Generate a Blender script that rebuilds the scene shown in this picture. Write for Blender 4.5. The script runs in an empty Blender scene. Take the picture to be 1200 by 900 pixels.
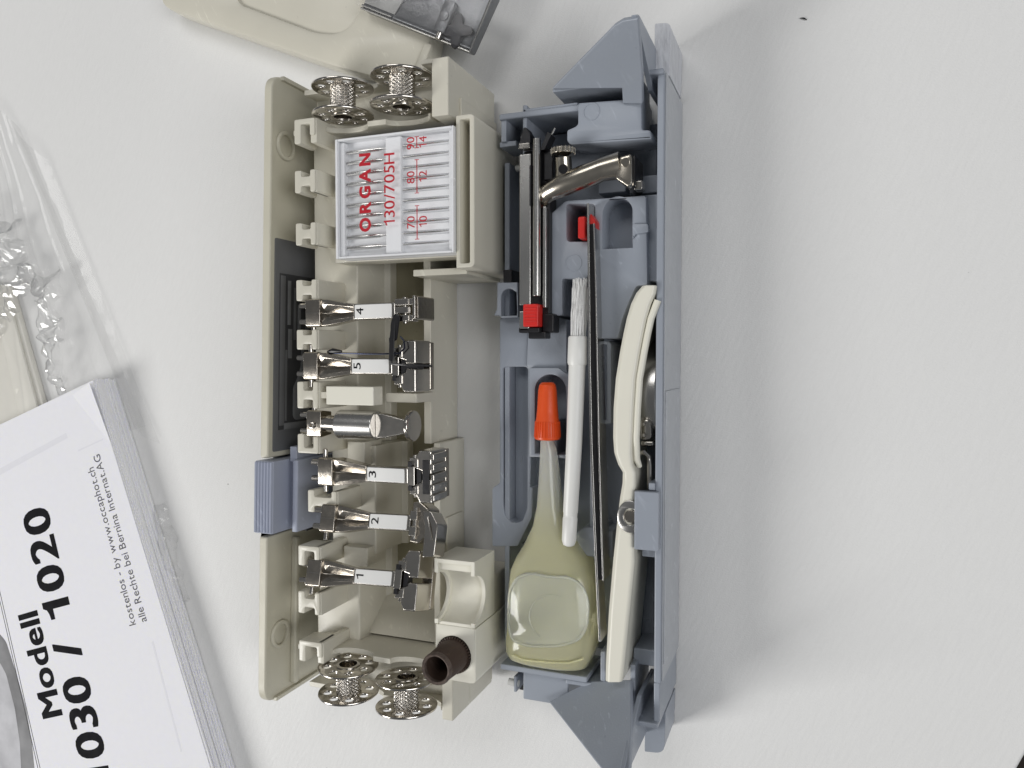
import bpy, bmesh, math, random
from mathutils import Vector, Matrix, noise
random.seed(7)
S = 0.00085                       # one model millimetre in metres
D = bpy.data
SC = bpy.context.scene
COL = SC.collection

# ------------------------------------------------------------------ camera
cam = D.cameras.new('camera'); camo = D.objects.new('camera', cam); COL.objects.link(camo)
cam.sensor_width = 36; cam.lens = 27.0; cam.clip_start = 0.01; cam.clip_end = 50
Rm = Matrix(((0.93207, -0.01207, 0.36207), (0.0, 0.99944, 0.03331), (-0.36227, -0.03105, 0.93156)))
camo.matrix_world = Matrix.Translation((0, 0, 285 * S)) @ Rm.to_4x4()
SC.camera = camo

# ------------------------------------------------------------------ world and lamps (indoor ceiling light)
w = D.worlds.new('World'); SC.world = w; w.use_nodes = True
w.node_tree.nodes['Background'].inputs[0].default_value = (0.93, 0.96, 1.0, 1)
w.node_tree.nodes['Background'].inputs[1].default_value = 0.13
def area(name, loc, target, sx, sy, power, col):
    l = D.lights.new(name, 'AREA'); l.shape = 'RECTANGLE'; l.size = sx; l.size_y = sy
    l.energy = power; l.color = col
    o = D.objects.new(name, l); COL.objects.link(o); o.location = loc
    o.rotation_euler = (Vector(target) - Vector(loc)).to_track_quat('-Z', 'Y').to_euler()
area('ceiling_lamp', (-1.42, -0.78, 1.12), (-0.12, 0, 0), 0.6, 0.8, 22.0, (1.0, 0.985, 0.965))
area('ceiling_lamp', (-0.35, 1.0, 1.5), (-0.1, 0, 0), 1.0, 0.5, 6.5, (1.0, 0.99, 0.98))
area('ceiling_lamp', (1.15, -0.15, 1.15), (-0.1, 0, 0), 0.6, 1.0, 10.5, (0.99, 0.99, 1.0))
vs = SC.view_settings; vs.view_transform = 'Standard'; vs.look = 'None'; vs.exposure = -0.06; vs.gamma = 1
vs.use_curve_mapping = False

# ------------------------------------------------------------------ materials
def mat(name, col, rough=0.5, metal=0.0, bump=0.0, bscale=900, var=0.06, vscale=60, spec=0.5, trans=0.0, coat=0.0, sss=0.0, aniso=None, speck=0.0, ior=1.45, scuff=0.0):
    m = D.materials.new(name); m.use_nodes = True
    n = m.node_tree.nodes; L = m.node_tree.links; b = n['Principled BSDF']
    b.inputs['Roughness'].default_value = rough; b.inputs['Metallic'].default_value = metal
    b.inputs['Specular IOR Level'].default_value = spec; b.inputs['Transmission Weight'].default_value = trans
    b.inputs['Coat Weight'].default_value = coat; b.inputs['IOR'].default_value = ior
    if sss:
        b.inputs['Subsurface Weight'].default_value = sss; b.inputs['Subsurface Radius'].default_value = (0.003, 0.003, 0.002)
    tc = n.new('ShaderNodeTexCoord')
    src = tc.outputs['Object']
    if aniso:
        mp = n.new('ShaderNodeMapping'); mp.inputs['Scale'].default_value = aniso
        L.new(src, mp.inputs[0]); src = mp.outputs[0]
    nz = n.new('ShaderNodeTexNoise'); nz.inputs['Scale'].default_value = vscale; nz.inputs['Detail'].default_value = 6
    L.new(src, nz.inputs['Vector'])
    mx = n.new('ShaderNodeMix'); mx.data_type = 'RGBA'
    mx.inputs[6].default_value = tuple(c * (1 - var) for c in col) + (1,)
    mx.inputs[7].default_value = tuple(min(1, c * (1 + var)) for c in col) + (1,)
    L.new(nz.outputs['Fac'], mx.inputs[0]); out = mx.outputs[2]
    if speck:
        vz = n.new('ShaderNodeTexNoise'); vz.inputs['Scale'].default_value = 420; vz.inputs['Detail'].default_value = 2
        L.new(tc.outputs['Object'], vz.inputs['Vector'])
        cr = n.new('ShaderNodeValToRGB'); cr.color_ramp.elements[0].position = 0.73; cr.color_ramp.elements[1].position = 0.78
        L.new(vz.outputs['Fac'], cr.inputs[0])
        ml = n.new('ShaderNodeMath'); ml.operation = 'MULTIPLY'; ml.inputs[1].default_value = speck
        L.new(cr.outputs[0], ml.inputs[0])
        m2 = n.new('ShaderNodeMix'); m2.data_type = 'RGBA'; m2.inputs[7].default_value = tuple(c * 0.35 for c in col) + (1,)
        L.new(ml.outputs[0], m2.inputs[0]); L.new(out, m2.inputs[6]); out = m2.outputs[2]
    if scuff:
        sv = n.new('ShaderNodeMapping'); sv.vector_type = 'TEXTURE'; sv.inputs['Rotation'].default_value = (0.4, 0.2, 0.5); sv.inputs['Scale'].default_value = (1, 9, 2)
        L.new(tc.outputs['Object'], sv.inputs[0])
        sn = n.new('ShaderNodeTexNoise'); sn.inputs['Scale'].default_value = 650; sn.inputs['Detail'].default_value = 3; sn.inputs['Distortion'].default_value = 0.6
        L.new(sv.outputs[0], sn.inputs['Vector'])
        pt = n.new('ShaderNodeTexNoise'); pt.inputs['Scale'].default_value = 38; pt.inputs['Detail'].default_value = 3
        L.new(tc.outputs['Object'], pt.inputs['Vector'])
        c1 = n.new('ShaderNodeValToRGB'); c1.color_ramp.elements[0].position = 0.62; c1.color_ramp.elements[1].position = 0.72
        c2 = n.new('ShaderNodeValToRGB'); c2.color_ramp.elements[0].position = 0.45; c2.color_ramp.elements[1].position = 0.65
        L.new(sn.outputs['Fac'], c1.inputs[0]); L.new(pt.outputs['Fac'], c2.inputs[0])
        mu = n.new('ShaderNodeMath'); mu.operation = 'MULTIPLY'; L.new(c1.outputs[0], mu.inputs[0]); L.new(c2.outputs[0], mu.inputs[1])
        mv = n.new('ShaderNodeMath'); mv.operation = 'MULTIPLY'; mv.inputs[1].default_value = scuff; L.new(mu.outputs[0], mv.inputs[0])
        m3 = n.new('ShaderNodeMix'); m3.data_type = 'RGBA'; m3.inputs[7].default_value = tuple(min(1, c * 1.5 + 0.06) for c in col) + (1,)
        L.new(mv.outputs[0], m3.inputs[0]); L.new(out, m3.inputs[6]); out = m3.outputs[2]
    L.new(out, b.inputs['Base Color'])
    rr = n.new('ShaderNodeMapRange'); rr.inputs[3].default_value = max(0.02, rough * 0.75); rr.inputs[4].default_value = min(1, rough * 1.25)
    n2 = n.new('ShaderNodeTexNoise'); n2.inputs['Scale'].default_value = vscale * 3; n2.inputs['Detail'].default_value = 8
    L.new(src, n2.inputs['Vector']); L.new(n2.outputs['Fac'], rr.inputs[0]); L.new(rr.outputs[0], b.inputs['Roughness'])
    if bump:
        n3 = n.new('ShaderNodeTexNoise'); n3.inputs['Scale'].default_value = bscale; n3.inputs['Detail'].default_value = 4
        L.new(src, n3.inputs['Vector'])
        bp = n.new('ShaderNodeBump'); bp.inputs['Strength'].default_value = bump; bp.inputs['Distance'].default_value = 0.0004
        L.new(n3.outputs['Fac'], bp.inputs['Height']); L.new(bp.outputs[0], b.inputs['Normal'])
    return m

CREAM = mat('cream_plastic', (0.64, 0.615, 0.525), 0.32, bump=0.06, bscale=1500, var=0.09, vscale=40, speck=0.14, scuff=0.35)
CREAMW = mat('cream_white_plastic', (0.80, 0.78, 0.68), 0.33, bump=0.05, var=0.05, speck=0.05)
CREAMP = mat('cream_panel_plastic', (0.60, 0.575, 0.47), 0.40, bump=0.12, bscale=2200, var=0.06, speck=0.18, scuff=0.3)
GREY = mat('blue_grey_plastic', (0.315, 0.345, 0.395), 0.36, bump=0.10, bscale=1800, var=0.10, vscale=45, speck=0.22, scuff=0.55)
GREYL = mat('scuffed_grey_plastic', (0.60, 0.615, 0.65), 0.45, bump=0.8, bscale=1500, var=0.35, vscale=700, aniso=(1, 0.3, 1))
LATCH = mat('lavender_grey_plastic', (0.36, 0.39, 0.48), 0.42, bump=0.08, bscale=1800, var=0.05, speck=0.15, scuff=0.3)
GREYO = mat('pale_outer_grey_plastic', (0.46, 0.48, 0.51), 0.45, bump=0.35, bscale=1100, var=0.10, vscale=120, speck=0.15, scuff=0.5)  # paler grey than the tray body, for the wall's outer face
NICKEL = mat('nickel', (0.58, 0.55, 0.505), 0.17, 1.0, bump=0.04, bscale=500, var=0.10, vscale=150)
NICKELR = mat('cast_nickel', (0.44, 0.405, 0.355), 0.22, 1.0, bump=0.10, bscale=700, var=0.15, vscale=150)
NEEDLE = mat('needle_steel', (0.80, 0.79, 0.77), 0.2, 1.0, var=0.05)
STEEL = mat('brushed_steel', (0.56, 0.55, 0.53), 0.25, 1.0, var=0.05, vscale=25)
GOLDN = mat('warm_nickel', (0.56, 0.515, 0.44), 0.22, 1.0, bump=0.05, bscale=400, var=0.12, vscale=120)
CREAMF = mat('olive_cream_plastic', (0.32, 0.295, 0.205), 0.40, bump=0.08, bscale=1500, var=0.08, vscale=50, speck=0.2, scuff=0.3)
BLACK = mat('black_plastic', (0.012, 0.012, 0.014), 0.35, bump=0.1, var=0.2)
BLUED = mat('blued_spring_steel', (0.03, 0.035, 0.06), 0.25, 0.8)
LABELW = mat('white_paper_label', (0.80, 0.80, 0.78), 0.5, var=0.03, vscale=500)
INK = mat('black_ink', (0.010, 0.010, 0.012), 0.8, spec=0.1)
INKG = mat('grey_ink', (0.13, 0.13, 0.14), 0.8, var=0.2, vscale=900, spec=0.1)
RED = mat('red_plastic', (0.62, 0.025, 0.02), 0.35, bump=0.1, var=0.1, speck=0.1)
REDINK = mat('red_print', (0.50, 0.012, 0.025), 0.45, var=0.1)
ORANGE = mat('orange_plastic', (0.74, 0.085, 0.012), 0.38, bump=0.15, var=0.08, sss=0.2)
WHITEP = mat('white_plastic', (0.78, 0.78, 0.75), 0.35, var=0.03, speck=0.05)
BROWN = mat('brown_rubber', (0.060, 0.038, 0.028), 0.6, bump=0.5, bscale=900, var=0.25, scuff=0.7)
BROWNE = mat('worn_brown_rim', (0.12, 0.09, 0.075), 0.7, bump=0.9, bscale=1100, var=0.8, vscale=900, scuff=1.0)
PAPER = mat('paper', (0.85, 0.85, 0.885), 0.8, bump=0.05, bscale=1500, var=0.02, vscale=400, spec=0.2, sss=0.4)
BRISTLE = mat('nylon_bristle', (0.90, 0.90, 0.89), 0.4, var=0.05)
STICKG = mat('sticker_grey', (0.15, 0.153, 0.16), 0.35, var=0.08, vscale=200)
STICKD = mat('sticker_black', (0.05, 0.051, 0.054), 0.32, var=0.3)
STICKM = mat('sticker_mid_grey', (0.20, 0.205, 0.215), 0.35, var=0.2, vscale=300)
DARKM = mat('dark_grey_metal', (0.22, 0.225, 0.235), 0.36, 0.7, bump=0.3, bscale=600, var=0.25, vscale=80)
FLOORM = mat('dark_floor', (0.05, 0.04, 0.032), 0.7, var=0.3, vscale=8)
BAGGED = mat('bagged_cream_plastic', (0.78, 0.76, 0.69), 0.5, var=0.05)

OIL = mat('oil_bottle_plastic', (0.92, 0.895, 0.62), 0.18, trans=0.62, bump=0.12, bscale=150, var=0.05, sss=0.2, ior=1.18, coat=0.6)
OILL = mat('oil_bottle_panel', (0.90, 0.915, 0.84), 0.18, trans=0.72, bump=0.15, bscale=120, var=0.05, sss=0.2, ior=1.15, coat=0.6)


def fill_gradient(m, y0, y1, ctop):
    "oil inside: empty neck pale, filled body yellow, along the bottle's own axis"
    n = m.node_tree.nodes; L = m.node_tree.links; b = n['Principled BSDF']
    src = b.inputs['Base Color'].links[0].from_socket
    tc = n.new('ShaderNodeTexCoord'); sp = n.new('ShaderNodeSeparateXYZ'); L.new(tc.outputs['Object'], sp.inputs[0])
    mr = n.new('ShaderNodeMapRange'); mr.interpolation_type = 'SMOOTHSTEP'; mr.inputs[1].default_value = y0; mr.inputs[2].default_value = y1
    L.new(sp.outputs['Y'], mr.inputs[0])
    mx = n.new('ShaderNodeMix'); mx.data_type = 'RGBA'; mx.inputs[7].default_value = ctop + (1,)
    L.new(mr.outputs[0], mx.inputs[0]); L.new(src, mx.inputs[6]); L.new(mx.outputs[2], b.inputs['Base Color'])
fill_gradient(OIL, 0.006, 0.034, (0.93, 0.93, 0.86))

def film(name, gl, mil, rough):
    m = D.materials.new(name); m.use_nodes = True
    n = m.node_tree.nodes; L = m.node_tree.links
    for x in list(n):
        if x.type != 'OUTPUT_MATERIAL': n.remove(x)
    out = [x for x in n if x.type == 'OUTPUT_MATERIAL'][0]
    tr = n.new('ShaderNodeBsdfTransparent'); g = n.new('ShaderNodeBsdfGlossy'); d = n.new('ShaderNodeBsdfDiffuse')
    tr.inputs[0].default_value = (1, 1, 1, 1); g.inputs['Roughness'].default_value = rough
    d.inputs[0].default_value = (0.8, 0.8, 0.8, 1)
    fr = n.new('ShaderNodeLayerWeight'); fr.inputs[0].default_value = 0.25
    ml = n.new('ShaderNodeMath'); ml.operation = 'MULTIPLY'; ml.inputs[1].default_value = gl; ml.use_clamp = True
    nz = n.new('ShaderNodeTexNoise'); nz.inputs['Scale'].default_value = 160; nz.inputs['Detail'].default_value = 5
    tc = n.new('ShaderNodeTexCoord'); L.new(tc.outputs['Object'], nz.inputs['Vector'])
    bp = n.new('ShaderNodeBump'); bp.inputs['Strength'].default_value = 0.15; bp.inputs['Distance'].default_value = 0.001
    L.new(nz.outputs['Fac'], bp.inputs['Height']); L.new(bp.outputs[0], g.inputs['Normal'])
    L.new(fr.outputs['Facing'], ml.inputs[0])
    m1 = n.new('ShaderNodeMixShader'); m2 = n.new('ShaderNodeMixShader')
    m1.inputs[0].default_value = mil
    L.new(tr.outputs[0], m1.inputs[1]); L.new(d.outputs[0], m1.inputs[2])
    L.new(ml.outputs[0], m2.inputs[0]); L.new(m1.outputs[0], m2.inputs[1]); L.new(g.outputs[0], m2.inputs[2])
    L.new(m2.outputs[0], out.inputs[0])
    return m
FILM = film('clear_film', 0.38, 0.06, 0.08)
FILMC = film('crumpled_film', 1.0, 0.06, 0.10)
LID = film('clear_styrene', 0.16, 0.02, 0.06)
SMOKE = film('clear_lid', 0.18, 0.02, 0.10)

def table_material():
    m = D.materials.new('white_table_laminate'); m.use_nodes = True
    n = m.node_tree.nodes; L = m.node_tree.links; b = n['Principled BSDF']
    tc = n.new('ShaderNodeTexCoord')
    mp = n.new('ShaderNodeMapping'); mp.vector_type = 'TEXTURE'; mp.inputs['Rotation'].default_value = (0, 0, math.radians(64)); mp.inputs['Scale'].default_value = (5, 1, 1)
    L.new(tc.outputs['Object'], mp.inputs[0])
    st = n.new('ShaderNodeTexNoise'); st.inputs['Scale'].default_value = 900; st.inputs['Detail'].default_value = 3
    L.new(mp.outputs[0], st.inputs['Vector'])
    fi = n.new('ShaderNodeTexNoise'); fi.inputs['Scale'].default_value = 2200; fi.inputs['Detail'].default_value = 2
    L.new(tc.outputs['Object'], fi.inputs['Vector'])
    big = n.new('ShaderNodeTexNoise'); big.inputs['Scale'].default_value = 9; big.inputs['Detail'].default_value = 4
    L.new(tc.outputs['Object'], big.inputs['Vector'])
    sp = n.new('ShaderNodeTexVoronoi'); sp.inputs['Scale'].default_value = 48; sp.inputs['Randomness'].default_value = 1
    L.new(tc.outputs['Object'], sp.inputs['Vector'])
    spr = n.new('ShaderNodeMapRange'); spr.inputs[1].default_value = 0.020; spr.inputs[2].default_value = 0.010
    L.new(sp.outputs['Distance'], spr.inputs[0])
    rnd = n.new('ShaderNodeMath'); rnd.operation = 'GREATER_THAN'; rnd.inputs[1].default_value = 0.45
    sx = n.new('ShaderNodeSeparateColor'); L.new(sp.outputs['Color'], sx.inputs[0]); L.new(sx.outputs[0], rnd.inputs[0])
    sm = n.new('ShaderNodeMath'); sm.operation = 'MULTIPLY'; L.new(spr.outputs[0], sm.inputs[0]); L.new(rnd.outputs[0], sm.inputs[1])
    ad = n.new('ShaderNodeMath'); ad.operation = 'ADD'; L.new(st.outputs['Fac'], ad.inputs[0]); L.new(big.outputs['Fac'], ad.inputs[1])
    mr = n.new('ShaderNodeMapRange'); mr.inputs[1].default_value = 0.6; mr.inputs[2].default_value = 1.4
    L.new(ad.outputs[0], mr.inputs[0])
    mx = n.new('ShaderNodeMix'); mx.data_type = 'RGBA'
    mx.inputs[6].default_value = (0.765, 0.765, 0.755, 1); mx.inputs[7].default_value = (0.80, 0.80, 0.79, 1)
    L.new(mr.outputs[0], mx.inputs[0])
    m2 = n.new('ShaderNodeMix'); m2.data_type = 'RGBA'; m2.inputs[7].default_value = (0.12, 0.11, 0.10, 1)
    L.new(sm.outputs[0], m2.inputs[0]); L.new(mx.outputs[2], m2.inputs[6]); L.new(m2.outputs[2], b.inputs['Base Color'])
    b.inputs['Roughness'].default_value = 0.55; b.inputs['Specular IOR Level'].default_value = 0.3
    ad2 = n.new('ShaderNodeMath'); ad2.operation = 'MULTIPLY_ADD'; ad2.inputs[1].default_value = 2.0; L.new(st.outputs['Fac'], ad2.inputs[0]); L.new(fi.outputs['Fac'], ad2.inputs[2])
    bp = n.new('ShaderNodeBump'); bp.inputs['Strength'].default_value = 0.22; bp.inputs['Distance'].default_value = 0.0004
    L.new(ad2.outputs[0], bp.inputs['Height']); L.new(bp.outputs[0], b.inputs['Normal'])
    return m
TABLE = table_material()

# ------------------------------------------------------------------ helpers (all lengths in model millimetres)
ORG = {}
def tag(o, label=None, cat=None, group=None, kind=None):
    if label: o['label'] = label
    if cat: o['category'] = cat
    if group: o['group'] = group
    if kind: o['kind'] = kind
    return o
def thing(name, loc, label, cat, group=None, rot=(0, 0, 0), local=False):
    o = D.objects.new(name, None); COL.objects.link(o); o.empty_display_size = 0.005
    o.location = Vector(loc) * S; o.rotation_euler = rot
    ORG[o.name] = Vector((0, 0, 0)) if local else Vector(loc)
    return tag(o, label, cat, group)
def finish(name, me, m, parent, bevel=0, seg=2, smooth=35, loc=None):
    org = ORG[parent.name] if parent else Vector(loc or (0, 0, 0))
    for v in me.vertices: v.co = (v.co - org) * S
    me.materials.clear(); me.materials.append(m)
    o = D.objects.new(name, me); COL.objects.link(o); me.name = name
    if parent: o.parent = parent
    else: o.location = org * S
    ORG[o.name] = org
    if smooth:
        for p in me.polygons: p.use_smooth = True
        me.set_sharp_from_angle(angle=math.radians(smooth))
    if bevel:
        bv = o.modifiers.new('bevel', 'BEVEL'); bv.width = bevel * S; bv.segments = seg; bv.limit_method = 'ANGLE'
        bv.angle_limit = math.radians(32); bv.harden_normals = True
    return o
class MB:
    def __init__(s): s.v = []; s.f = []
    def add(s, vs, fs):
        b = len(s.v); s.v += [tuple(x) for x in vs]; s.f += [tuple(i + b for i in f) for f in fs]; return s
    def box(s, x0, x1, y0, y1, z0, z1):
        if x0 > x1: x0, x1 = x1, x0
        if y0 > y1: y0, y1 = y1, y0
        vs = [(x, y, z) for z in (z0, z1) for y in (y0, y1) for x in (x0, x1)]
        return s.add(vs, [(0, 2, 3, 1), (4, 5, 7, 6), (0, 1, 5, 4), (2, 6, 7, 3), (0, 4, 6, 2), (1, 3, 7, 5)])
    def prism(s, poly, a, b, axis='z'):
        n = len(poly)
        ar = sum(poly[i][0] * poly[(i + 1) % n][1] - poly[(i + 1) % n][0] * poly[i][1] for i in range(n))
        if ar < 0: poly = poly[::-1]
        if a > b: a, b = b, a
        mk = {'z': lambda p, t: (p[0], p[1], t), 'x': lambda p, t: (t, p[0], p[1]), 'y': lambda p, t: (p[1], t, p[0])}[axis]
        vs = [mk(p, a) for p in poly] + [mk(p, b) for p in poly]
        fs = [tuple(range(n))[::-1], tuple(range(n, 2 * n))] + [(i, (i + 1) % n, n + (i + 1) % n, n + i) for i in range(n)]
        return s.add(vs, fs)
    def loft(s, rings, cap=True, closed=True):
        n = len(rings[0]); vs = [p for r in rings for p in r]; fs = []
        for k in range(len(rings) - 1):
            for i in range(n if closed else n - 1):
                j = (i + 1) % n
                fs.append((k * n + i, k * n + j, (k + 1) * n + j, (k + 1) * n + i))
        if cap and closed:
            fs.append(tuple(range(n))[::-1]); fs.append(tuple(range((len(rings) - 1) * n, len(rings) * n)))
        return s.add(vs, fs)
    def tube(s, path, r, n=12, cap=True, flat=1.0):
        P_ = [Vector(p) for p in path]; rings = []
        up = None
        for i, p in enumerate(P_):
            t = (P_[min(i + 1, len(P_) - 1)] - P_[max(i - 1, 0)]).normalized()
            if up is None:
                up = Vector((0, 0, 1)) if abs(t.z) < 0.9 else Vector((1, 0, 0))
            a = t.cross(up).normalized(); b = a.cross(t).normalized(); up = b
            rr = r[i] if isinstance(r, (list, tuple)) else r
            rings.append([p + a * (rr * math.cos(2 * math.pi * k / n)) + b * (rr * flat * math.sin(2 * math.pi * k / n)) for k in range(n)])
        return s.loft(rings, cap)
    def cyl(s, p0, p1, r0, r1=None, n=24): return s.tube([p0, p1], [r0, r0 if r1 is None else r1], n)
    def xf(s, M):
        s.v = [tuple(M @ Vector(p)) for p in s.v]; return s
    def build(s, name, m, parent=None, bevel=0, seg=2, smooth=35, loc=None):
        me = D.meshes.new(name); me.from_pydata(s.v, [], s.f)
        bm = bmesh.new(); bm.from_mesh(me); bmesh.ops.recalc_face_normals(bm, faces=bm.faces[:]); bm.to_mesh(me); bm.free()
        return finish(name, me, m, parent, bevel, seg, smooth, loc)
def rpoly(pts, r, n=4):
    "round the corners of a polygon; r a number or one per corner"
    out = []; N = len(pts)
    for i, p in enumerate(pts):
        rr = r[i] if isinstance(r, (list, tuple)) else r
        p = Vector(p[:2]); a = Vector(pts[i - 1][:2]) - p; b = Vector(pts[(i + 1) % N][:2]) - p
        rr = min(rr, a.length * 0.45, b.length * 0.45)
        if rr < 0.05: out.append(tuple(p)); continue
        q0 = p + a.normalized() * rr; q1 = p + b.normalized() * rr
        for k in range(n + 1):
            t = k / n; out.append(tuple(q0 * (1 - t) ** 2 + p * 2 * t * (1 - t) + q1 * t * t))
    return out
def circ(cx, cy, r, n=24, a0=0, a1=2 * math.pi, ry=None):
    full = abs(a1 - a0) > 6.28
    m_ = n if full else n - 1
    return [(cx + r * math.cos(a0 + (a1 - a0) * k / m_), cy + (ry or r) * math.sin(a0 + (a1 - a0) * k / m_)) for k in range(n)]
def curve_mesh(c):
    o = D.objects.new('tmp', c); COL.objects.link(o)
    dg = bpy.context.evaluated_depsgraph_get(); me = D.meshes.new_from_object(o.evaluated_get(dg))
    D.objects.remove(o); D.curves.remove(c); return me
def plate(name, outer, z0, z1, m, parent, holes=(), bevel=0.4, M=None, smooth=35, loc=None):
    "extruded sheet with holes and eased edges"
    c = D.curves.new('tmp', 'CURVE'); c.dimensions = '2D'; c.fill_mode = 'BOTH'
    for poly in [outer] + list(holes):
        sp = c.splines.new('POLY'); sp.points.add(len(poly) - 1); sp.use_cyclic_u = True
        for k, p in enumerate(poly): sp.points[k].co = (p[0], p[1], 0, 1)
    h = (z1 - z0) / 2
    c.extrude = max(0.001, h - bevel); c.bevel_depth = bevel; c.bevel_resolution = 1; c.offset = -bevel
    me = curve_mesh(c)
    bm = bmesh.new(); bm.from_mesh(me); bmesh.ops.remove_doubles(bm, verts=bm.verts[:], dist=0.01); bm.to_mesh(me); bm.free()
    for v in me.vertices:
        v.co.z += (z0 + z1) / 2
        if M: v.co = M @ v.co
    return finish(name, me, m, parent, 0, 0, smooth, loc)
def text(name, string, loc, size, ang, m, parent, bold=0.0, sx=1.0, thick=0.04, align='LEFT', M=None):
    c = D.curves.new('tmp', 'FONT'); c.body = string; c.size = size; c.extrude = thick; c.offset = bold * size; c.align_x = align; c.resolution_u = 3
    me = curve_mesh(c); ca, sa = math.cos(ang), math.sin(ang)
    for v in me.vertices:
        x, y = v.co.x * sx, v.co.y
        v.co = Vector((loc[0] + x * ca - y * sa, loc[1] + x * sa + y * ca, loc[2] + v.co.z))
        if M: v.co = M @ v.co
    return finish(name, me, m, parent, 0, 0, 0)

ONE = [(0.30, 0), (0.46, 0), (0.46, 0.72), (0.34, 0.72), (0.30, 0.63), (0.22, 0.59), (0.10, 0.57), (0.10, 0.46), (0.30, 0.46)]
ONET = [(0.24, 0), (0.33, 0), (0.33, 0.72), (0.26, 0.72), (0.20, 0.62), (0.06, 0.56), (0.06, 0.48), (0.24, 0.54)]
def line(string, p, q, nm, m, h, weight, parent, tz):
    "lettering between two points; the digit one is drawn by hand"
    p, q = Vector(p), Vector(q); vs_, fs_ = [], []; x = 0.0
    for ch in string:
        if ch == ' ': x += 0.30; continue
        if ch == '1':
            g = ONE if weight > 1 else ONET
            b0 = len(vs_); vs_ += [(x + u, v, 0.0) for u, v in g]; fs_.append(tuple(range(b0, b0 + len(g)))); x += 0.62 if weight > 1 else 0.46; continue
        sh_ = {0: (0.0,), 1: (-0.008, 0.008), 2: (-0.032, -0.016, 0.0, 0.016, 0.032)}[weight]
        for dx in sh_:
            c = D.curves.new('tmp', 'FONT'); c.body = ch; c.size = 1.0; c.resolution_u = 4; mm = curve_mesh(c)
            x0 = min(v.co.x for v in mm.vertices); wd = max(v.co.x for v in mm.vertices) - x0
            for dy in ((0.0,) if weight < 2 else (-0.012, 0.012)):
                b0 = len(vs_); vs_ += [(x + v.co.x - x0 + dx + 0.04, v.co.y + dy, (dx + 0.04) * 0.6 + dy) for v in mm.vertices]
                fs_ += [tuple(i + b0 for i in f.vertices) for f in mm.polygons]
            D.meshes.remove(mm)
        x += wd + (0.13 if weight == 2 else 0.09)
    d_ = (q - p).normalized(); n_ = Vector((-d_.y, d_.x)); sx_ = (q - p).length / x
    vv = [(p.x + d_.x * u * sx_ + n_.x * v * h, p.y + d_.y * u * sx_ + n_.y * v * h, tz + t + 0.03) for u, v, t in vs_]
    me = D.meshes.new(nm); me.from_pydata(vv, [], fs_); return finish(nm, me, m, parent, 0, 0, 0)

# ================================================================== SETTING
EA = Vector((65.3, -128.2)); EB = Vector((63.9, -131.5)); ed = (EA - EB).normalized(); en = Vector((-ed.y, ed.x))
def tp(a, b):
    q = EB + ed * a + en * b; return (q.x, q.y)
tab = MB().prism([tp(-900, 0), tp(900, 0), tp(900, 1300), tp(-900, 1300)], -26, 0).build('table_top', TABLE, None, bevel=1.5, loc=(0, 0, 0))
tag(tab, 'white laminate table top', kind='structure')
fl = MB().box(-3000, 3000, -3000, 3000, -860, -850).build('floor', FLOORM, None, loc=(0, 0, 0)); tag(fl, 'dark floor below the table', kind='structure')

# ================================================================== CREAM HALF OF THE BOX
T = thing('accessory_tray', (-155, -13, 0), 'open cream plastic accessory tray with presser feet clipped along its rack', 'tray')
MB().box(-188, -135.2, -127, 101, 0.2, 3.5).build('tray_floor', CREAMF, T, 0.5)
SH = Matrix.Identity(4); SH[0][1] = 0.0264                    # the panel stands a little askew
def sh(x): return x - 109 * 0.0264
y0n, y1n = -38.9, -69.9
pz = 42
panel = MB().prism(rpoly([(109, 0.2), (109, pz), (y0n, pz), (y0n, 14), (y1n, 14), (y1n, pz), (-137, pz), (-137, 0.2)], [1, 7, 1, 1, 1, 1, 7, 1], 6), sh(-196.2), sh(-192.4), 'x').xf(SH).build('back_panel', CREAMP, T, 0.9, 3)
for ya, yb in ((109, 107.4), (-135.4, -137)):
    MB().prism(rpoly([(ya, 1), (ya, pz - 5), (yb, pz - 5), (yb, 1)], 0.3), sh(-192.6), sh(-190.8), 'x').xf(SH).build('panel_bead', CREAMP, T, 0.4)
MB().box(sh(-192.6), sh(-189.6), y1n - 3, -134, 24, 27).xf(SH).build('panel_ridge', CREAMP, T, 1.0, 3)
def ring(y, z):
    mm = Matrix(((0, 0, 1, sh(-192.5)), (1, 0, 0, y), (0, 1, 0, z), (0, 0, 0, 1)))
    plate('finger_ring', circ(0, 0, 5.6, 32), 0, 1.5, CREAMP, T, [circ(0, 0, 4.0, 28)], 0.5, SH @ mm)
    plate('finger_dimple', circ(0, 0, 4.1, 28), -0.2, 0.35, CREAMP, T, (), 0.1, SH @ mm)
ring(83.0, 34); ring(-110.8, 34)
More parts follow.
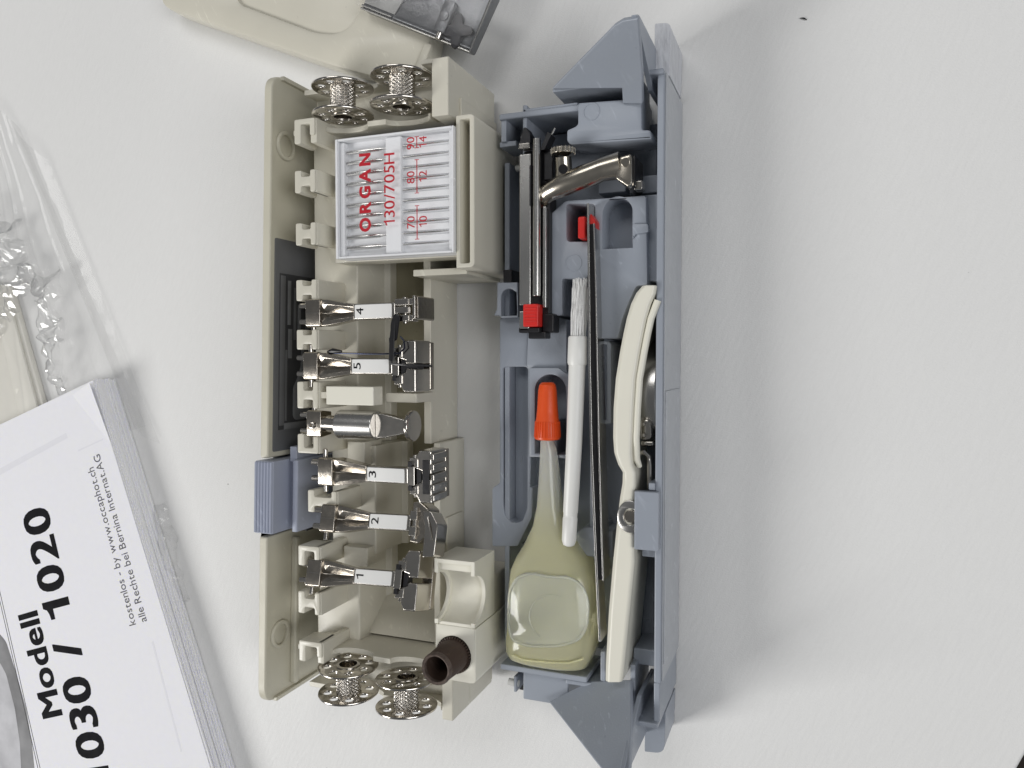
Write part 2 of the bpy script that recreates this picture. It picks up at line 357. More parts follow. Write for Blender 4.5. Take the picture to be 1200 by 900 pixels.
# printed layout sticker on the panel
sy0, sy1 = 46.8, -36.7
MX = Matrix(((0, 0, 1, sh(-192.4)), (1, 0, 0, 0), (0, 1, 0, 0), (0, 0, 0, 1)))
st = plate('layout_sticker', rpoly([(sy0, 3), (sy0, 39.5), (sy1, 39.5), (sy1, 3)], 1), 0, 0.25, STICKG, T, (), 0.05, SH @ MX)
st['label'] = 'dark printed sticker showing the grey tray layout'
def prt(pts, m, t=0.12): plate('printed_shape', pts, 0.26, 0.26 + t, m, st, (), 0.03, SH @ MX)
ly = sy0 - sy1
def sq(a, b, z0, z1): return [(sy0 - a * ly, z0), (sy0 - b * ly, z0), (sy0 - b * ly, z1), (sy0 - a * ly, z1)]
prt(sq(0.16, 0.90, 4, 36.5), STICKD)
for a, b, z0, z1, m in ((0.17, 0.88, 33, 36, STICKG), (0.19, 0.40, 29.5, 31.5, STICKM), (0.42, 0.56, 28.5, 31, STICKM), (0.22, 0.47, 26, 27.6, STICKG), (0.20, 0.26, 19, 25, STICKG),
                        (0.30, 0.52, 23, 25, STICKM), (0.52, 0.86, 31.4, 32.6, STICKG), (0.28, 0.42, 15, 20, STICKG), (0.44, 0.60, 14, 17, STICKM), (0.62, 0.72, 6, 14, STICKG), (0.87, 0.9, 10, 33, STICKM), (0.3, 0.6, 6, 11, STICKG)):
    prt(sq(a, b, z0, z1), m, 0.22)
bt = [(0.50, 22.3), (0.60, 22.6), (0.66, 25), (0.70, 27.5), (0.84, 27.5), (0.86, 26), (0.86, 17.5), (0.84, 16.5), (0.70, 16.5), (0.66, 18), (0.60, 20.6), (0.50, 20.8)]
prt(rpoly([(sy0 - a * ly, z) for a, z in bt], 1.2), STICKM, 0.24)
# latch
la0, la1 = -39.6, -67.7
lm = MB(); lpoly = rpoly([(-200.0, 20), (-200.0, 45), (-191.4, 45), (-191.2, 34), (-188.2, 32), (-187.4, 38.5), (-185.0, 38.5), (-184.6, 14), (-192, 14)], 0.7)
lm.loft([[(x + 0.0264 * (yy - la0) * 1.0, yy, z) for x, z in lpoly] for yy in (la0, la1)])
lo = lm.build('latch', LATCH, T, 0.4)
for k in range(6):
    xx = -199.4 + k * 1.42
    MB().tube([(xx, la0 - 0.4, 45.0), (xx - 0.0264 * 28, la1 + 0.4, 45.0)], 0.62, 8).build('rib', LATCH, lo)
MB().box(-189.5, -186.5, la1 - 1.2, la1 + 1.5, 22, 31).build('latch_stop', BLACK, T, 0.3)
MB().box(-190.6, -187.4, la0 - 1, la0 + 5, 22, 36).build('latch_guide', LATCH, T, 0.4)
# rack: two straight stretches and a set-in middle
ry0, ry1 = -33.8, -76.0
def beam(xa, xb, ya, yb, z):
    pf = rpoly([(xa, 3.2), (xa, z), (xb, z), (xb + 0.8, 9), (xb + 3.0, 8), (xb + 3.2, 3.2)], [0, .6, .8, .3, .5, 0])
    return MB().loft([[(x, y, zz) for x, zz in pf] for y in (ya, yb)]).build('rack_beam', CREAM, T)
beam(-184, -164.2, 84, ry0, 28); beam(-176.5, -156.6, ry0 - 0.1, ry1 + 0.1, 28); beam(-184, -164.2, ry1, -112, 28)
# clips that carry the feet
def clip(x0, x1, yc, hw, kind='H', ztop=46):
    a, b = x0, x1; t = 2.9; u = 2.2; mid = 1.7
    if kind == 'H': pts = [(a, -hw), (a + t, -hw), (a + t, -mid), (b - u, -mid), (b - u, -hw), (b, -hw), (b, hw), (b - u, hw), (b - u, mid), (a + t, mid), (a + t, hw), (a, hw)]
    elif kind == 'C': pts = [(a, -hw), (a + t, -hw), (a + t, hw - 2), (b - u, hw - 2), (b - u, -hw * 0.4), (b, -hw * 0.4), (b, hw), (a, hw)]
    else: pts = [(a, -hw), (b, -hw), (b, hw), (b - u, hw), (b - u, -hw + 2), (a + t, -hw + 2), (a + t, hw), (a, hw)]
    o = plate('clip', rpoly([(x, y + yc) for x, y in pts], 0.7, 3), 36, ztop, CREAM, T, (), 0.35)
    bx = plate('clip_post', rpoly([(b - u, yc - hw), (b + 0.6, yc - hw), (b + 0.6, yc + hw), (b - u, yc + hw)], 0.5), 27, ztop - 0.6, CREAM, T, (), 0.3)
    MB().box(b - u - 6.5, b - u + 0.2, yc - mid, yc + mid, 27, 37).build('clip_web', CREAM, T, 0.3)
clip(-179.6, -170.6, 83.9, 4.5, 'C'); clip(-179.6, -170.6, 65.5, 4.1)
clip(-179.4, -170.6, 46.1, 4.1); clip(-179.4, -170.4, 25.3, 3.9)
clip(-179.4, -170.4, 7.0, 3.7); clip(-179.4, -170.2, -13.7, 5.0)
clip(-179.4, -170.2, -31.9, 3.6, 'L'); clip(-176.5, -163.8, -53.8, 4.2, 'H', 44)
clip(-179.6, -170.2, -74.3, 3.8, 'C'); clip(-179.8, -170.2, -92.1, 4.2); clip(-179.6, -169.4, -110.7, 4.0, 'C')
# blank bar on the sixth clip
yb_ = -13.6
MB().box(-166.2, -146.0, yb_ - 3.4, yb_ + 3.4, 40, 46.5).build('blank_bar', CREAMW, T, 0.35)
MB().box(-170.5, -166.0, yb_ - 1.2, yb_ + 1.2, 38, 45).build('bar_web', CREAM, T, 0.2)
MB().prism([(-146.2, 43), (-128.5, 39), (-128.5, 27), (-146.2, 30)], yb_ - 2.4, yb_ + 1.0, 'y').build('bar_tongue', CREAM, T, 0.2) if False else \
    MB().box(-146.2, -133.2, yb_ - 2.6, yb_ + 0.9, 24, 38).build('bar_tongue', CREAM, T, 0.4)
# small step blocks on the rack edge
MB().box(-166, -158.4, -41.2 , -31.9, 20, 33).build('rack_step', CREAM, T, 0.4)
MB().box(-168, -157.4, -80.1, -72.7, 20, 33).build('rack_step', CREAM, T, 0.4)
# right wall
wy = -32.6
MB().box(-137.7, -134.6, 84, wy, 0.25, 23.8).build('side_wall', CREAM, T, 0.35)
MB().box(-134.3, -131.6, wy + 0.2, -112, 0.25, 22.4).build('side_wall', CREAM, T, 0.35)
MB().box(-131.7, -130.7, -61.8, -80.4, 3.2, 18).build('wall_pad', CREAM, T, 0.3)
# end troughs for the bobbins
def trough(yi, yo, sgn, zc, bob):
    # yi: inner wall, yo: outer wall
    pf = [(-184.5, 3.2), (-184.5, 40)]
    for bx in bob:
        for k in range(0, 13):
            a = math.pi - math.pi * k / 12
            pf.append((bx + 8.6 * math.cos(a), 40 - 4.5 * math.sin(a)))
    pf += [(-126.0, 40), (-126.0, 3.2)]
    for y, h, nm in ((yi, 0, 'trough_wall'), (yo, -7, 'end_wall')):
        q = [(x, z + (h if z > 4 else 0)) for x, z in pf]
        m = MB().loft([[(x, y + d, z) for x, z in q] for d in (-1.0, 1.0)])
        m.build(nm, CREAM, T, 0.3)
    MB().box(-184.5, -118, min(yi, yo) + .5, max(yi, yo) - .5, 3.2, 25).build('trough_floor', CREAM, T, 0.3)
BX = (-160.6, -135.6)
trough(85.6, 103.0, 1, 42, BX)
trough(-112.0, -129.5, -1, 42, (-159.5, -135.0))
MB().box(-123.4, -116.8, 83.6, 103.6, 3.2, 44.5).build('end_block', CREAM, T, 0.5)
MB().box(-127.5, -123.2, 102.0, 103.6, 30, 44.5).build('block_lip', CREAM, T, 0.3)
MB().box(-116.9, -115.9, 79, 92, 3.2, 36).build('block_rib', CREAM, T, 0.3)
MB().box(-122.6, -118.2, -130.4, -111.0, 3.2, 39.5).build('end_block', CREAM, T, 0.5)
MB().box(-118.3, -117.2, -116, -100, 3.2, 34).build('block_rib', CREAM, T, 0.3)
# sloping shelf inside the tray by the lower trough
MB().loft([[(-164, -96, 3.3), (-134.2, -96, 3.3), (-134.2, -96, 6), (-164, -96, 6)], [(-164, -110, 3.3), (-134.2, -110, 3.3), (-134.2, -110, 22), (-164, -110, 22)]]).build('sloped_shelf', CREAM, T, 0.3)
# needle case holder
hx0, hx1, hy0, hy1 = -114.6, -107.6, 31.2, 83.4
outer = rpoly([(hx0, hy0), (hx1, hy0), (hx1, hy1), (hx0, hy1)], [0.5, 2, 2, 0.5])
plate('needle_holder', outer, 3.0, 43.5, CREAM, T, [rpoly([(hx0 + 1.6, hy0 + 1.6), (hx1 - 1.9, hy0 + 1.6), (hx1 - 1.9, hy1 - 1.6), (hx0 + 1.6, hy1 - 1.6)], 0.5)], 0.45)
MB().box(hx0 + 1.5, hx1 - 1.8, hy1 - 10, hy1 - 1.5, 8, 30).build('holder_step', CREAM, T, 0.3)
MB().box(hx0 + 1.5, hx1 - 1.8, hy0 + 1.5, hy0 + 12, 8, 30).build('holder_step', CREAM, T, 0.3)
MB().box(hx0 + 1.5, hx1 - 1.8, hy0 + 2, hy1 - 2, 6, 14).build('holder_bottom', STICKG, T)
MB().box(-136, hx0 + 0.2, 30.0, 32.4, 3.2, 35).build('cross_wall', CREAM, T, 0.3)
MB().box(-168, hx0 + 0.2, 36, 82.2, 28.2, 37.2).build('needle_case_seat', CREAM, T, 0.4)
# tool holder at the lower right: saddle and round socket
kx0, kx1 = -124.6, -108.8
ya, yb2, yc2 = -71.3, -95.9, -115.1
cy_, r_ = (-75.9 + -93.8) / 2, 9.3
pf = [(ya, 23.0), (ya, 40)] + [(cy_ + r_ * math.cos(a), 40 - r_ * 1.1 * math.sin(a)) for a in [math.pi * k / 20 for k in range(21)]] + [(yb2, 40), (yb2, 23.0)]
MB().prism(pf, kx0 + 1.2, kx1 - 1.2, 'x').build('saddle', CREAMW, T, 0.25)
for xx in (kx0, kx1 - 1.5):
    pr = [(ya, 23.0), (ya, 41.2)] + [(cy_ + (r_ - 1.0) * math.cos(a), 41.2 - (r_ - 0.5) * 1.1 * math.sin(a)) for a in [math.pi * k / 20 for k in range(21)]] + [(yb2 + 1, 41.2), (yb2 + 1, 23.0)]
    MB().prism(pr, xx, xx + 1.5, 'x').build('saddle_rim', CREAMW, T, 0.2)
MB().box(kx0 + 1.3, kx1 - 1.4, ya - 1.6, ya - 0.05, 23.0, 41.2).build('saddle_rim', CREAMW, T, 0.2)
so = (-117.5, -105.7)
plate('socket_block', rpoly([(kx0, yb2 + 0.6), (kx1, yb2 + 0.6), (kx1, yc2), (kx0, yc2)], [0.3, 0.3, 2, 1.5]), 3.0, 40.4, CREAMW, T, [circ(so[0], so[1], 6.75, 32)], 0.4)
MB().box(kx0 + 0.4, kx1 - 0.4, yb2 + 0.5, -84.8 + 4, 3.0, 23.2).build('holder_web', CREAM, T, 0.8, 3)
# screw on the tray floor
scr = MB().cyl((-163.5, -64.6, 4.0), (-161.8, -63.9, 7.0), 4.6, 4.2, 28).build('screw_head', NICKELR, T, 0.5)
MB().tube([(-154, -85.2, 8), (-151.5, -85.2, 8)], 0.7, 8).build('hinge_pin', NICKEL, T)

# ================================================================== BOBBINS
def bobbin(loc, rot, label):
    b = thing('bobbin', loc, label, 'bobbin', 'metal bobbins in the tray ends', rot, True)
    RX = Matrix.Rotation(math.radians(90), 4, 'X')
    for s_ in (-1, 1):
        h = [circ(7.7 * math.cos(a), 7.7 * math.sin(a), 1.6, 14) for a in [2 * math.pi * (k + .5) / 8 for k in range(8)]]
        plate('flange', circ(0, 0, 11.3, 56), s_ * 5.0 - 0.4, s_ * 5.0 + 0.4, NICKEL, b, h + [circ(0, 0, 3.4, 24)], 0.2, RX)
        plate('collar', circ(0, 0, 4.6, 28), s_ * 5.5 - 0.3, s_ * 5.5 + 0.3, NICKEL, b, [circ(0, 0, 3.3, 24)], 0.2, RX)
    m = MB(); rings = []; n = 160
    for k in range(57):
        y = -4.7 + 9.4 * k / 56; row = []
        for i in range(n):
            a = 2 * math.pi * i / n
            rr = 4.4 + 0.22 * (math.cos(16 * a + y * 4.8) * 1 + math.cos(16 * a - y * 4.8)) * 0.5 * 1.6
            row.append((rr * math.cos(a), y, rr * math.sin(a)))
        rings.append(row)
    m.loft(rings, cap=False); m.build('knurled_hub', NICKEL, b, smooth=60)
    m = MB(); m.loft([[(3.35 * math.cos(2 * math.pi * i / 24), y, 3.35 * math.sin(2 * math.pi * i / 24)) for i in range(24)] for y in (-5.0, 5.0)], cap=False)
    m.build('bore', NICKELR, b)
    return b
bobbin((-161.6, 94.4, 41.0), (0, math.radians(20), 0), 'metal bobbin at the top end of the cream tray, nearest the back panel')
bobbin((-136.0, 94.6, 42.5), (0, math.radians(5), math.radians(-1)), 'metal bobbin at the top end of the cream tray, beside the needle case corner')
bobbin((-161.0, -120.6, 41.0), (math.radians(2), math.radians(12), 0), 'metal bobbin at the bottom end of the cream tray, nearest the back panel')
bobbin((-136.2, -121.8, 41.0), (math.radians(-2), math.radians(33), 0), 'metal bobbin at the bottom end of the cream tray, below the brown cone')

# ================================================================== NEEDLE CASE
ncl = (-138.5, 58, 37.4)
N = thing('needle_case', ncl, 'clear plastic case of machine needles with red print in cream tray', 'needle case')
nx0, nx1, ny0, ny1 = -162.5, -114.8, 36.4, 79.7
WHT = mat('white_case_tray', (0.87, 0.88, 0.90), 0.4, var=0.02)
plate('case_base', rpoly([(nx0, ny0), (nx1, ny0), (nx1, ny1), (nx0, ny1)], 1.2), 37.4, 41.0, WHT, N, (), 0.3)
for k, (xa, xb) in enumerate(((nx0 + 1.2, nx0 + 3.0), (nx0 + 20.2, nx0 + 26.5), (nx1 - 2.4, nx1 - 0.8))):
    MB().box(xa, xb, ny0 + 1, ny1 - 1, 41, 43.6).build('needle_bridge', WHT, N, 0.3)
NYS = []
for k in range(10):
    y = ny1 - 4.6 - k * (ny1 - ny0 - 8.6) / 9; NYS.append(y)
    nd = MB().tube([(nx0 + 3.6, y, 42.3), (nx0 + 17, y + .1, 42.3), (nx0 + 18.5, y + .1, 42.3), (nx1 - 8, y + .2, 42.3), (nx1 - 3.2, y + .2, 42.2)], [0.80, 0.80, 0.36, 0.33, 0.10], 10)
    nd.build('needle', NEEDLE, N)
    MB().box(nx0 + 20, nx1 - 2, y + 1.0, y + 3.3, 41.0, 41.9).build('needle_divider', WHT, N, 0.25)
lidz = 45.6
for a_ in ((nx0, nx0 + 1.0, ny0, ny1), (nx1 - 0.8, nx1, ny0, ny1), (nx0 + 1.05, nx1 - 0.85, ny0, ny0 + 0.8), (nx0 + 1.05, nx1 - 0.85, ny1 - 0.8, ny1)):
    MB().box(*a_, 41.0, lidz - 0.6).build('case_rim', WHT, N, 0.25)
LM = MB().box(nx0 - 0.4, nx1 + 0.4, ny0 - 1.6, ny1 + 1.4, lidz - 0.5, lidz)
lid = LM.build('clear_lid', LID, N, 0.15)
plate('thumb_notch', circ(nx1 + 0.3, (ny0 + ny1) / 2 + 2.2, 1.3, 20), lidz, lidz + 0.3, LID, N, (), 0.1)
zt = lidz + 0.06; A90 = math.radians(90)
def spaced(word, x, y0, y1, size, bold):
    n = len(word)
    for k, ch in enumerate(word):
        text('printed_letter', ch, (x, y0 + (y1 - y0) * k / (n - 1), zt), size, A90, REDINK, N, bold, 1.0, 0.02, 'CENTER')
spaced('ORGAN', -147.4, 47.9, 71.1, 6.2, 0.042)
t0, t1 = 46.7, 72.7
line('130/705H', (-137.4, t0), (-137.4, t1), 'printed_code', REDINK, 6.2, 1, N, zt)
for py, a, b in ((167, '90', '14'), (207, '80', '12'), (260, '70', '10')):
    yy = 123.6 if False else {167: 75.0, 207: 63.2, 260: 47.6}[py]
    xl = -128.6
    line(a, (xl - 0.9, yy - 2.3), (xl - 0.9, yy + 2.3), 'printed_size', REDINK, 4.3, 1, N, zt)
    line(b, (xl + 3.9, yy - 2.1), (xl + 3.9, yy + 2.1), 'printed_size', REDINK, 4.3, 1, N, zt)
for pa, pb in ((77.0, 73.2), (69.1, 57.6), (53.2, 41.6)):
    m = MB().box(xl - 0.12, xl + 0.22, pb, pa, zt - .02, zt + 0.02)
    for e in (pa, pb): m.box(xl - 0.8, xl + 0.9, e - 0.12, e + 0.12, zt + .025, zt + 0.05)
    m.build('printed_bar', REDINK, N)

# ================================================================== PRESSER FEET
def neck_ring(x, hw, z0, z1, dip):
    return [(x, -hw, z0), (x, hw, z0), (x, hw, z1), (x, hw * 0.62, z1), (x, 0, z1 - dip), (x, -hw * 0.62, z1), (x, -hw, z1)]
def foot_head(F, wide=5.2):
    for s_ in (-1, 1):
        MB().tube([(0, s_ * 3.0, 0), (0.6, s_ * 3.0, 0), (5.4, s_ * 3.0, 0)], [0.5, 1.05, 1.05], 10).build('prong', NICKEL, F)
    MB().cyl((5.6, -8.0, -1.0), (5.6, 8.0, -1.0), 0.9, n=12).build('cross_pin', NICKEL, F, 0.2)
    MB().prism(rpoly([(-wide * .86, -4), (wide * .86, -4), (wide, 2.2), (wide * .9, 3.0), (0, 3.15), (-wide * .9, 3.0), (-wide, 2.2)], 0.3, 2), 5.0, 11.2, 'x').build('clamp_block', NICKELR, F, 0.45)
    MB().box(5.4, 11.0, -0.12, 0.12, 3.0, 3.22).build('seam_line', NICKEL, F)
    for s_ in (-1, 1): MB().box(3.6, 5.2, s_ * 1.7, s_ * 4.4, -1.8, 1.6).build('prong_base', NICKEL, F, 0.4)
def foot(loc, num, label, rot=(0, 0, 0), sole='wide', ext=0.0, group='numbered presser feet on the rack'):
    F = thing('presser_foot', loc, label, 'presser foot', group, rot, True)
    foot_head(F)
    x1 = 25 + ext
    MB().loft([neck_ring(11, 4.9, -3.6, 2.2, 0.9), neck_ring(14, 4.7, -3.4, 2.5, 2.4), neck_ring(20, 3.7, -2.6, 2.3, 2.2), neck_ring(x1, 2.9, -1.8, 2.0, 0.2)]).build('neck', NICKELR, F, 0.25)
    x2 = x1 + 17
    MB().box(x1 - 0.2, x2, -2.9, 2.9, -1.6, 2.0).build('shank', NICKEL, F, 0.5)
    lb = plate('number_label', rpoly([(x1 + 0.6, -2.45), (x2 - 1.2, -2.45), (x2 - 1.2, 2.45), (x1 + 0.6, 2.45)], 0.5), 2.0, 2.16, LABELW, F, (), 0.03)
    line(num, (x1 + 4.2, -1.3), (x1 + 4.2, 1.5), 'number', INK, 4.3, 1, lb, 2.17)
    if sole == 'bar':
        for k, (a, b) in enumerate(((-4.1, -1.6), (-1.3, 1.3), (1.6, 4.1))):
            MB().box(x2 - 0.4, x2 + 7 - (k == 1), a, b, -2.6, 1.8).build('hinge_knuckle', NICKEL, F, 0.4)
            MB().box(x2 + 4.2, x2 + 5.6, a + .3, b - .3, 1.5, 2.3).build('hinge_rib', NICKEL, F, 0.2)
        MB().cyl((x2 + 3, -4.6, 0), (x2 + 3, 4.6, 0), 0.9, n=12).build('hinge_pin', NICKEL, F)
        MB().box(x2 + 7.2, x2 + 8.4, -3.4, 5.0, -12, 2.6).build('sole', NICKEL, F, 0.4)
        MB().box(x2 + 8.5, x2 + 9.0, -3.0, 4.6, -11, 1.6).build('sole_pad', NICKELR, F, 0.2)
    elif sole == 'hem':
        MB().prism([(x2 - .5, -6.5), (x2 + 3, -7), (x2 + 6, -4), (x2 + 6, 5.5), (x2 + 2, 8.2), (x2 - .5, 7.5)], -9, 0.5).build('sole', NICKELR, F, 0.6)
        MB().box(x2 - 0.3, x2 + 2.6, -4.5, -1.0, -2, 2.2).build('hinge_knuckle', NICKEL, F, 0.4)
        MB().box(x2 - 0.3, x2 + 2.6, 1.0, 4.5, -2, 2.2).build('hinge_knuckle', NICKEL, F, 0.4)
        MB().cyl((x2 + 1.4, -5.5, 1), (x2 + 1.4, 5.5, 1), 0.9, n=12).build('hinge_pin', NICKEL, F)
        m = MB().prism(rpoly([(x2 + 5.5, -11.5), (x2 + 10, -11), (x2 + 10.5, 0), (x2 + 7.5, 4.5), (x2 + 4.2, 4.5), (x2 + 5.5, -2)], 0.8), -7, 1.2)
        m.build('toe', NICKEL, F, 0.5)
        MB().tube([(x2 + 6.4, 2.5, 1.2), (x2 + 7.6, -1, 1.7), (x2 + 8.8, -5.5, 1.4)], 0.45, 8).build('hem_curl', NICKEL, F)
    else:
        w_ = {'wide': 9.2, 'three': 9.3, 'one': 10.5}[sole]
        MB().box(x2 - 0.4, x2 + 2.6, -3.6, 3.6, -2, 1.8).build('hinge_yoke', NICKEL, F, 0.4)
        for s_ in (-1, 1):
            MB().box(x2 + 0.4, x2 + 3.2, s_ * 3.7, s_ * 6.6, -1.6, 1.4).build('hinge_knuckle', NICKEL, F, 0.35)
            MB().box(x2 + 0.2, x2 + 1.7, s_ * 3.3, s_ * 5.2, 1.3, 2.15).build('hinge_gap', BLACK, F, 0.1)
            MB().cyl((x2 + 2.4, s_ * 6.3, 0.4), (x2 + 2.4, s_ * 7.6, 0.4), 0.8, n=12).build('pin_head', NICKEL, F, 0.2)
            MB().box(x2 + 2.9, x2 + 4.4, s_ * 3.0, s_ * 6.4, 1.2, 2.5).build('hinge_ear', NICKEL, F, 0.4)
        MB().cyl((x2 + 1.8, -6.8, 0), (x2 + 1.8, 6.8, 0), 0.9, n=12).build('hinge_pin', NICKEL, F)
        MB().box(x2 + 3.0, x2 + 5.0, -2.8, 2.8, -2.6, 1.0).build('hinge_slot', BLACK, F, 0.2)
        for s_ in (-1, 1):
            pts = [(x2 + 3.2, s_ * 2.6), (x2 + 5.4, s_ * 2.0), (x2 + 5.4, s_ * 0.8), (x2 + 9.4, s_ * 0.8), (x2 + 9.4, s_ * w_), (x2 + 4.6, s_ * w_), (x2 + 3.2, s_ * (w_ - 2.4))]
            MB().prism(pts, -9.5, 2.0).build('toe', NICKEL, F, 0.7, 3)
        MB().box(x2 + 5.2, x2 + 9.7, -w_ + 0.5, w_ - 0.5, -12, -9).build('sole', NICKELR, F, 0.5)
        if sole == 'three':
            for k in range(5):
                MB().box(x2 + 9.2, x2 + 10.6, -w_ + 0.8 + k * 3.6, -w_ + 3.2 + k * 3.6, -8, 2.4).build('sole_lug', NICKEL, F, 0.4)
            MB().box(x2 + 6.0, x2 + 8.6, -6, 6, 1.4, 2.3).build('toe_slot', BLACK, F, 0.2)
        if sole == 'wide':
            MB().box(x2 + 5.0, x2 + 9.6, -0.9, 0.9, -4, 1.2).build('toe_slot', BLACK, F, 0.1)
    return F
zf = 44.5
foot((-179.1, 16.6, zf), '4', 'metal presser foot numbered 4 with a narrow bar-shaped sole', (0, 0, math.radians(0.5)), 'bar')
F5 = foot((-180.4, -2.8, zf), '5', 'metal presser foot numbered 5 with a black wire guide across it', (0, 0, 0), 'wide')
foot((-174.3, -41.9, zf), '3', 'metal presser foot numbered 3, just above foot number 2', (0, 0, math.radians(0.4)), 'three', 0.0)
foot((-173.4, -59.8, zf), '2', 'metal presser foot numbered 2 with a curled angled toe', (math.radians(-14), 0, math.radians(1.5)), 'hem', 0.0)
foot((-179.8, -80.9, zf), '1', 'metal presser foot numbered 1 with a wide tilted sole, lowest on the rack', (math.radians(-16), 0, math.radians(2)), 'one', 0.0)
MB().tube([(15, 4.6, 1), (22, 4.7, 2.6), (34, 4.4, 3.4), (40, 4.4, 3.6), (46, 4.6, 3.6), (48, 6.4, 3.4), (47.6, 9, 3.2), (46, 10.5, 3)], 0.28, 8).build('guide_wire', BLUED, F5)
MB().tube([(42, 10.0, 3.2), (42.6, 4, 3.6), (43, 0.9, 3.8), (50, 0.4, 3.9), (58, 0.2, 2.2)], 0.42, 8).build('guide_arm', BLACK, F5)
plate('guide_tab', rpoly([(42, 9), (44.6, 9), (46, 18), (43.6, 18.6), (42.2, 15)], 1.0), 2.6, 3.3, BLACK, F5, (), 0.2)
MB().tube([(43.4, 16, 3.2), (43.0, 9, 3.6), (42.8, 2, 3.8)], [0.8, 1.1, 1.0], 8, flat=0.5).build('guide_lever', BLACK, F5)
MB().tube([(14.5, 5.2, 1.0), (17, 5.6, 1.4), (21, 5.4, 1.8)], [0.5, 1.0, 0.4], 8).build('guide_clip', BLACK, F5)
# round shank foot without number
F0 = thing('presser_foot', (-179.1, -24.2, zf), 'metal foot with a thick round cylinder shank and disc end', 'presser foot', 'numbered presser feet on the rack', (0, 0, 0), True)
del F0['group']
foot_head(F0, 5.0)
plate('ring_mark', circ(7.6, -0.4, 1.35, 20), 3.3, 3.6, NICKEL, F0, [circ(7.6, -0.4, 0.8, 16)], 0.08)
MB().cyl((11, 0, 0), (17.8, 0, 0), 3.1, n=32).build('thin_barrel', NICKEL, F0, 0.3)
MB().cyl((17.6, 0, 0), (33.6, 0, 0), 5.3, n=48).build('thick_barrel', STEEL, F0, 0.5)
MB().loft([[(x, -h, -1.4), (x, h, -1.4), (x, h, 1.6), (x, -h, 1.6)] for x, h in ((33.4, 4.6), (37, 4.4), (45.5, 2.6))]).build('tapered_blade', NICKEL, F0, 0.5)
MB().cyl((45.6, 0, -2.5), (47.2, 0, -2.5), 5.6, n=36).build('end_disc', NICKEL, F0, 0.5)

# ================================================================== BROWN CONE
BC = thing('brown_cone', (so[0], so[1], 34), 'hollow dark brown plastic cone standing in the round cream socket', 'cone')
def lath(prof, n=48, wob=0.0):
    return MB().loft([[(so[0] + r * math.cos(2 * math.pi * i / n), so[1] + r * math.sin(2 * math.pi * i / n), z) for i in range(n)] for r, z in prof], cap=False)
lath([(6.0, 34), (6.0, 41.0), (5.9, 41.2), (5.4, 53.8), (5.0, 54.4), (4.5, 54.0), (4.3, 36), (0.1, 36)]).build('cone_body', BROWN, BC)
for k in range(40):
    a = 2 * math.pi * k / 40
    MB().box(-0.5, 0.5, -0.28, 0.28, 37, 41.4).xf(Matrix.Translation((so[0] + 6.1 * math.cos(a), so[1] + 6.1 * math.sin(a), 0)) @ Matrix.Rotation(a, 4, 'Z')).build('tooth', BROWN, BC)
lath([(5.5, 52.6), (5.6, 53.6), (5.1, 54.6), (4.4, 54.1), (4.4, 52.6)]).build('worn_rim', BROWNE, BC)

# ================================================================== BLUE GREY HALF OF THE BOX
G = thing('accessory_tray', (-76, -12, 0), 'open blue grey plastic tray with moulded pockets and triangular end fins', 'tray')
gx0, gx1 = -106, -44.8
gt, gb = 86.5, -111.5
MB().box(gx0 + .5, -52.5, gb + 2, gt - 2, 0.3, 6).build('tray_floor', GREY, G, 0.4)
MB().box(-52.6, gx1 - 0.4, gb + 22, gt - 18, 0.3, 5.9).build('tray_floor', GREY, G, 0.4)
# right wall
rz = 34
MB().box(-47.2, gx1, gb + 4, 92.6, 0.3, rz).build('side_wall', GREY, G, 0.6, 3)
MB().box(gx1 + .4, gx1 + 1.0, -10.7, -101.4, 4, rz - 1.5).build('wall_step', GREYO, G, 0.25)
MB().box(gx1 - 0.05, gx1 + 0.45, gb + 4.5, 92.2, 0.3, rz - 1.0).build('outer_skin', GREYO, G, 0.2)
# left wall
MB().box(gx0, gx0 + 2, gb + 4, 72, 0.3, 20).build('side_wall', GREY, G, 0.4)
# upper deck pieces with their pockets
DZ = 27
deck = [(-87.7, 49.3), (-80.2, 55.0), (-52.1, 54.6), (-51.4, 24.7), (-55.1, 24.5), (-57.4, 19.7), (-59.8, 13.9), (-61.5, 6.7), (-68.7, 6.8), (-68.8, 35.2), (-72.7, 27.4), (-81.4, 27.8), (-81.3, 15.0), (-87.7, 15.1)]
pockA = [(-79.9, 53.8), (-69.8, 53.0), (-69.7, 40.2), (-79.8, 40.8)]
x0_, x1_ = -67.0, -56.6; yt_, yb_3 = 49.3, 37.5
pockB = [(x0_, yb_3), (x1_, yb_3)] + circ((x0_ + x1_) / 2, yt_, (x1_ - x0_) / 2, 14, 0, math.pi)
plate('deck', rpoly(deck, 0.8, 2), 5.8, DZ, GREY, G, [rpoly(pockA, 1.2, 3), pockB], 0.5)
plate('pocket_floor', [(x0_ - 1, yb_3 - 1), (x1_ + 1, yb_3 - 1), (x1_ + 1, yt_ + 7), (x0_ - 1, yt_ + 7)], 6.0, 17, GREY, G, (), 0.2)
plate('deck_ring', circ(-77.3, 33.2, 3.0, 28), DZ - 0.3, DZ + 0.12, GREY, G, [circ(-77.3, 33.2, 2.7, 28)], 0.05)
# raised step right of pocket B
plate('deck_step', rpoly([(-56.5, 45.3), (-51.3, 45.0), (-51.0, 42.2), (-55.3, 41.8), (-56.4, 40.2)], 0.6), DZ - 1, DZ + 0.8, GREY, G, (), 0.3)
# right shelf between deck and wall
MB().box(-57.5, -48.5, 26.1, 55.4, 5.8, 24).build('side_shelf', GREY, G, 0.4)
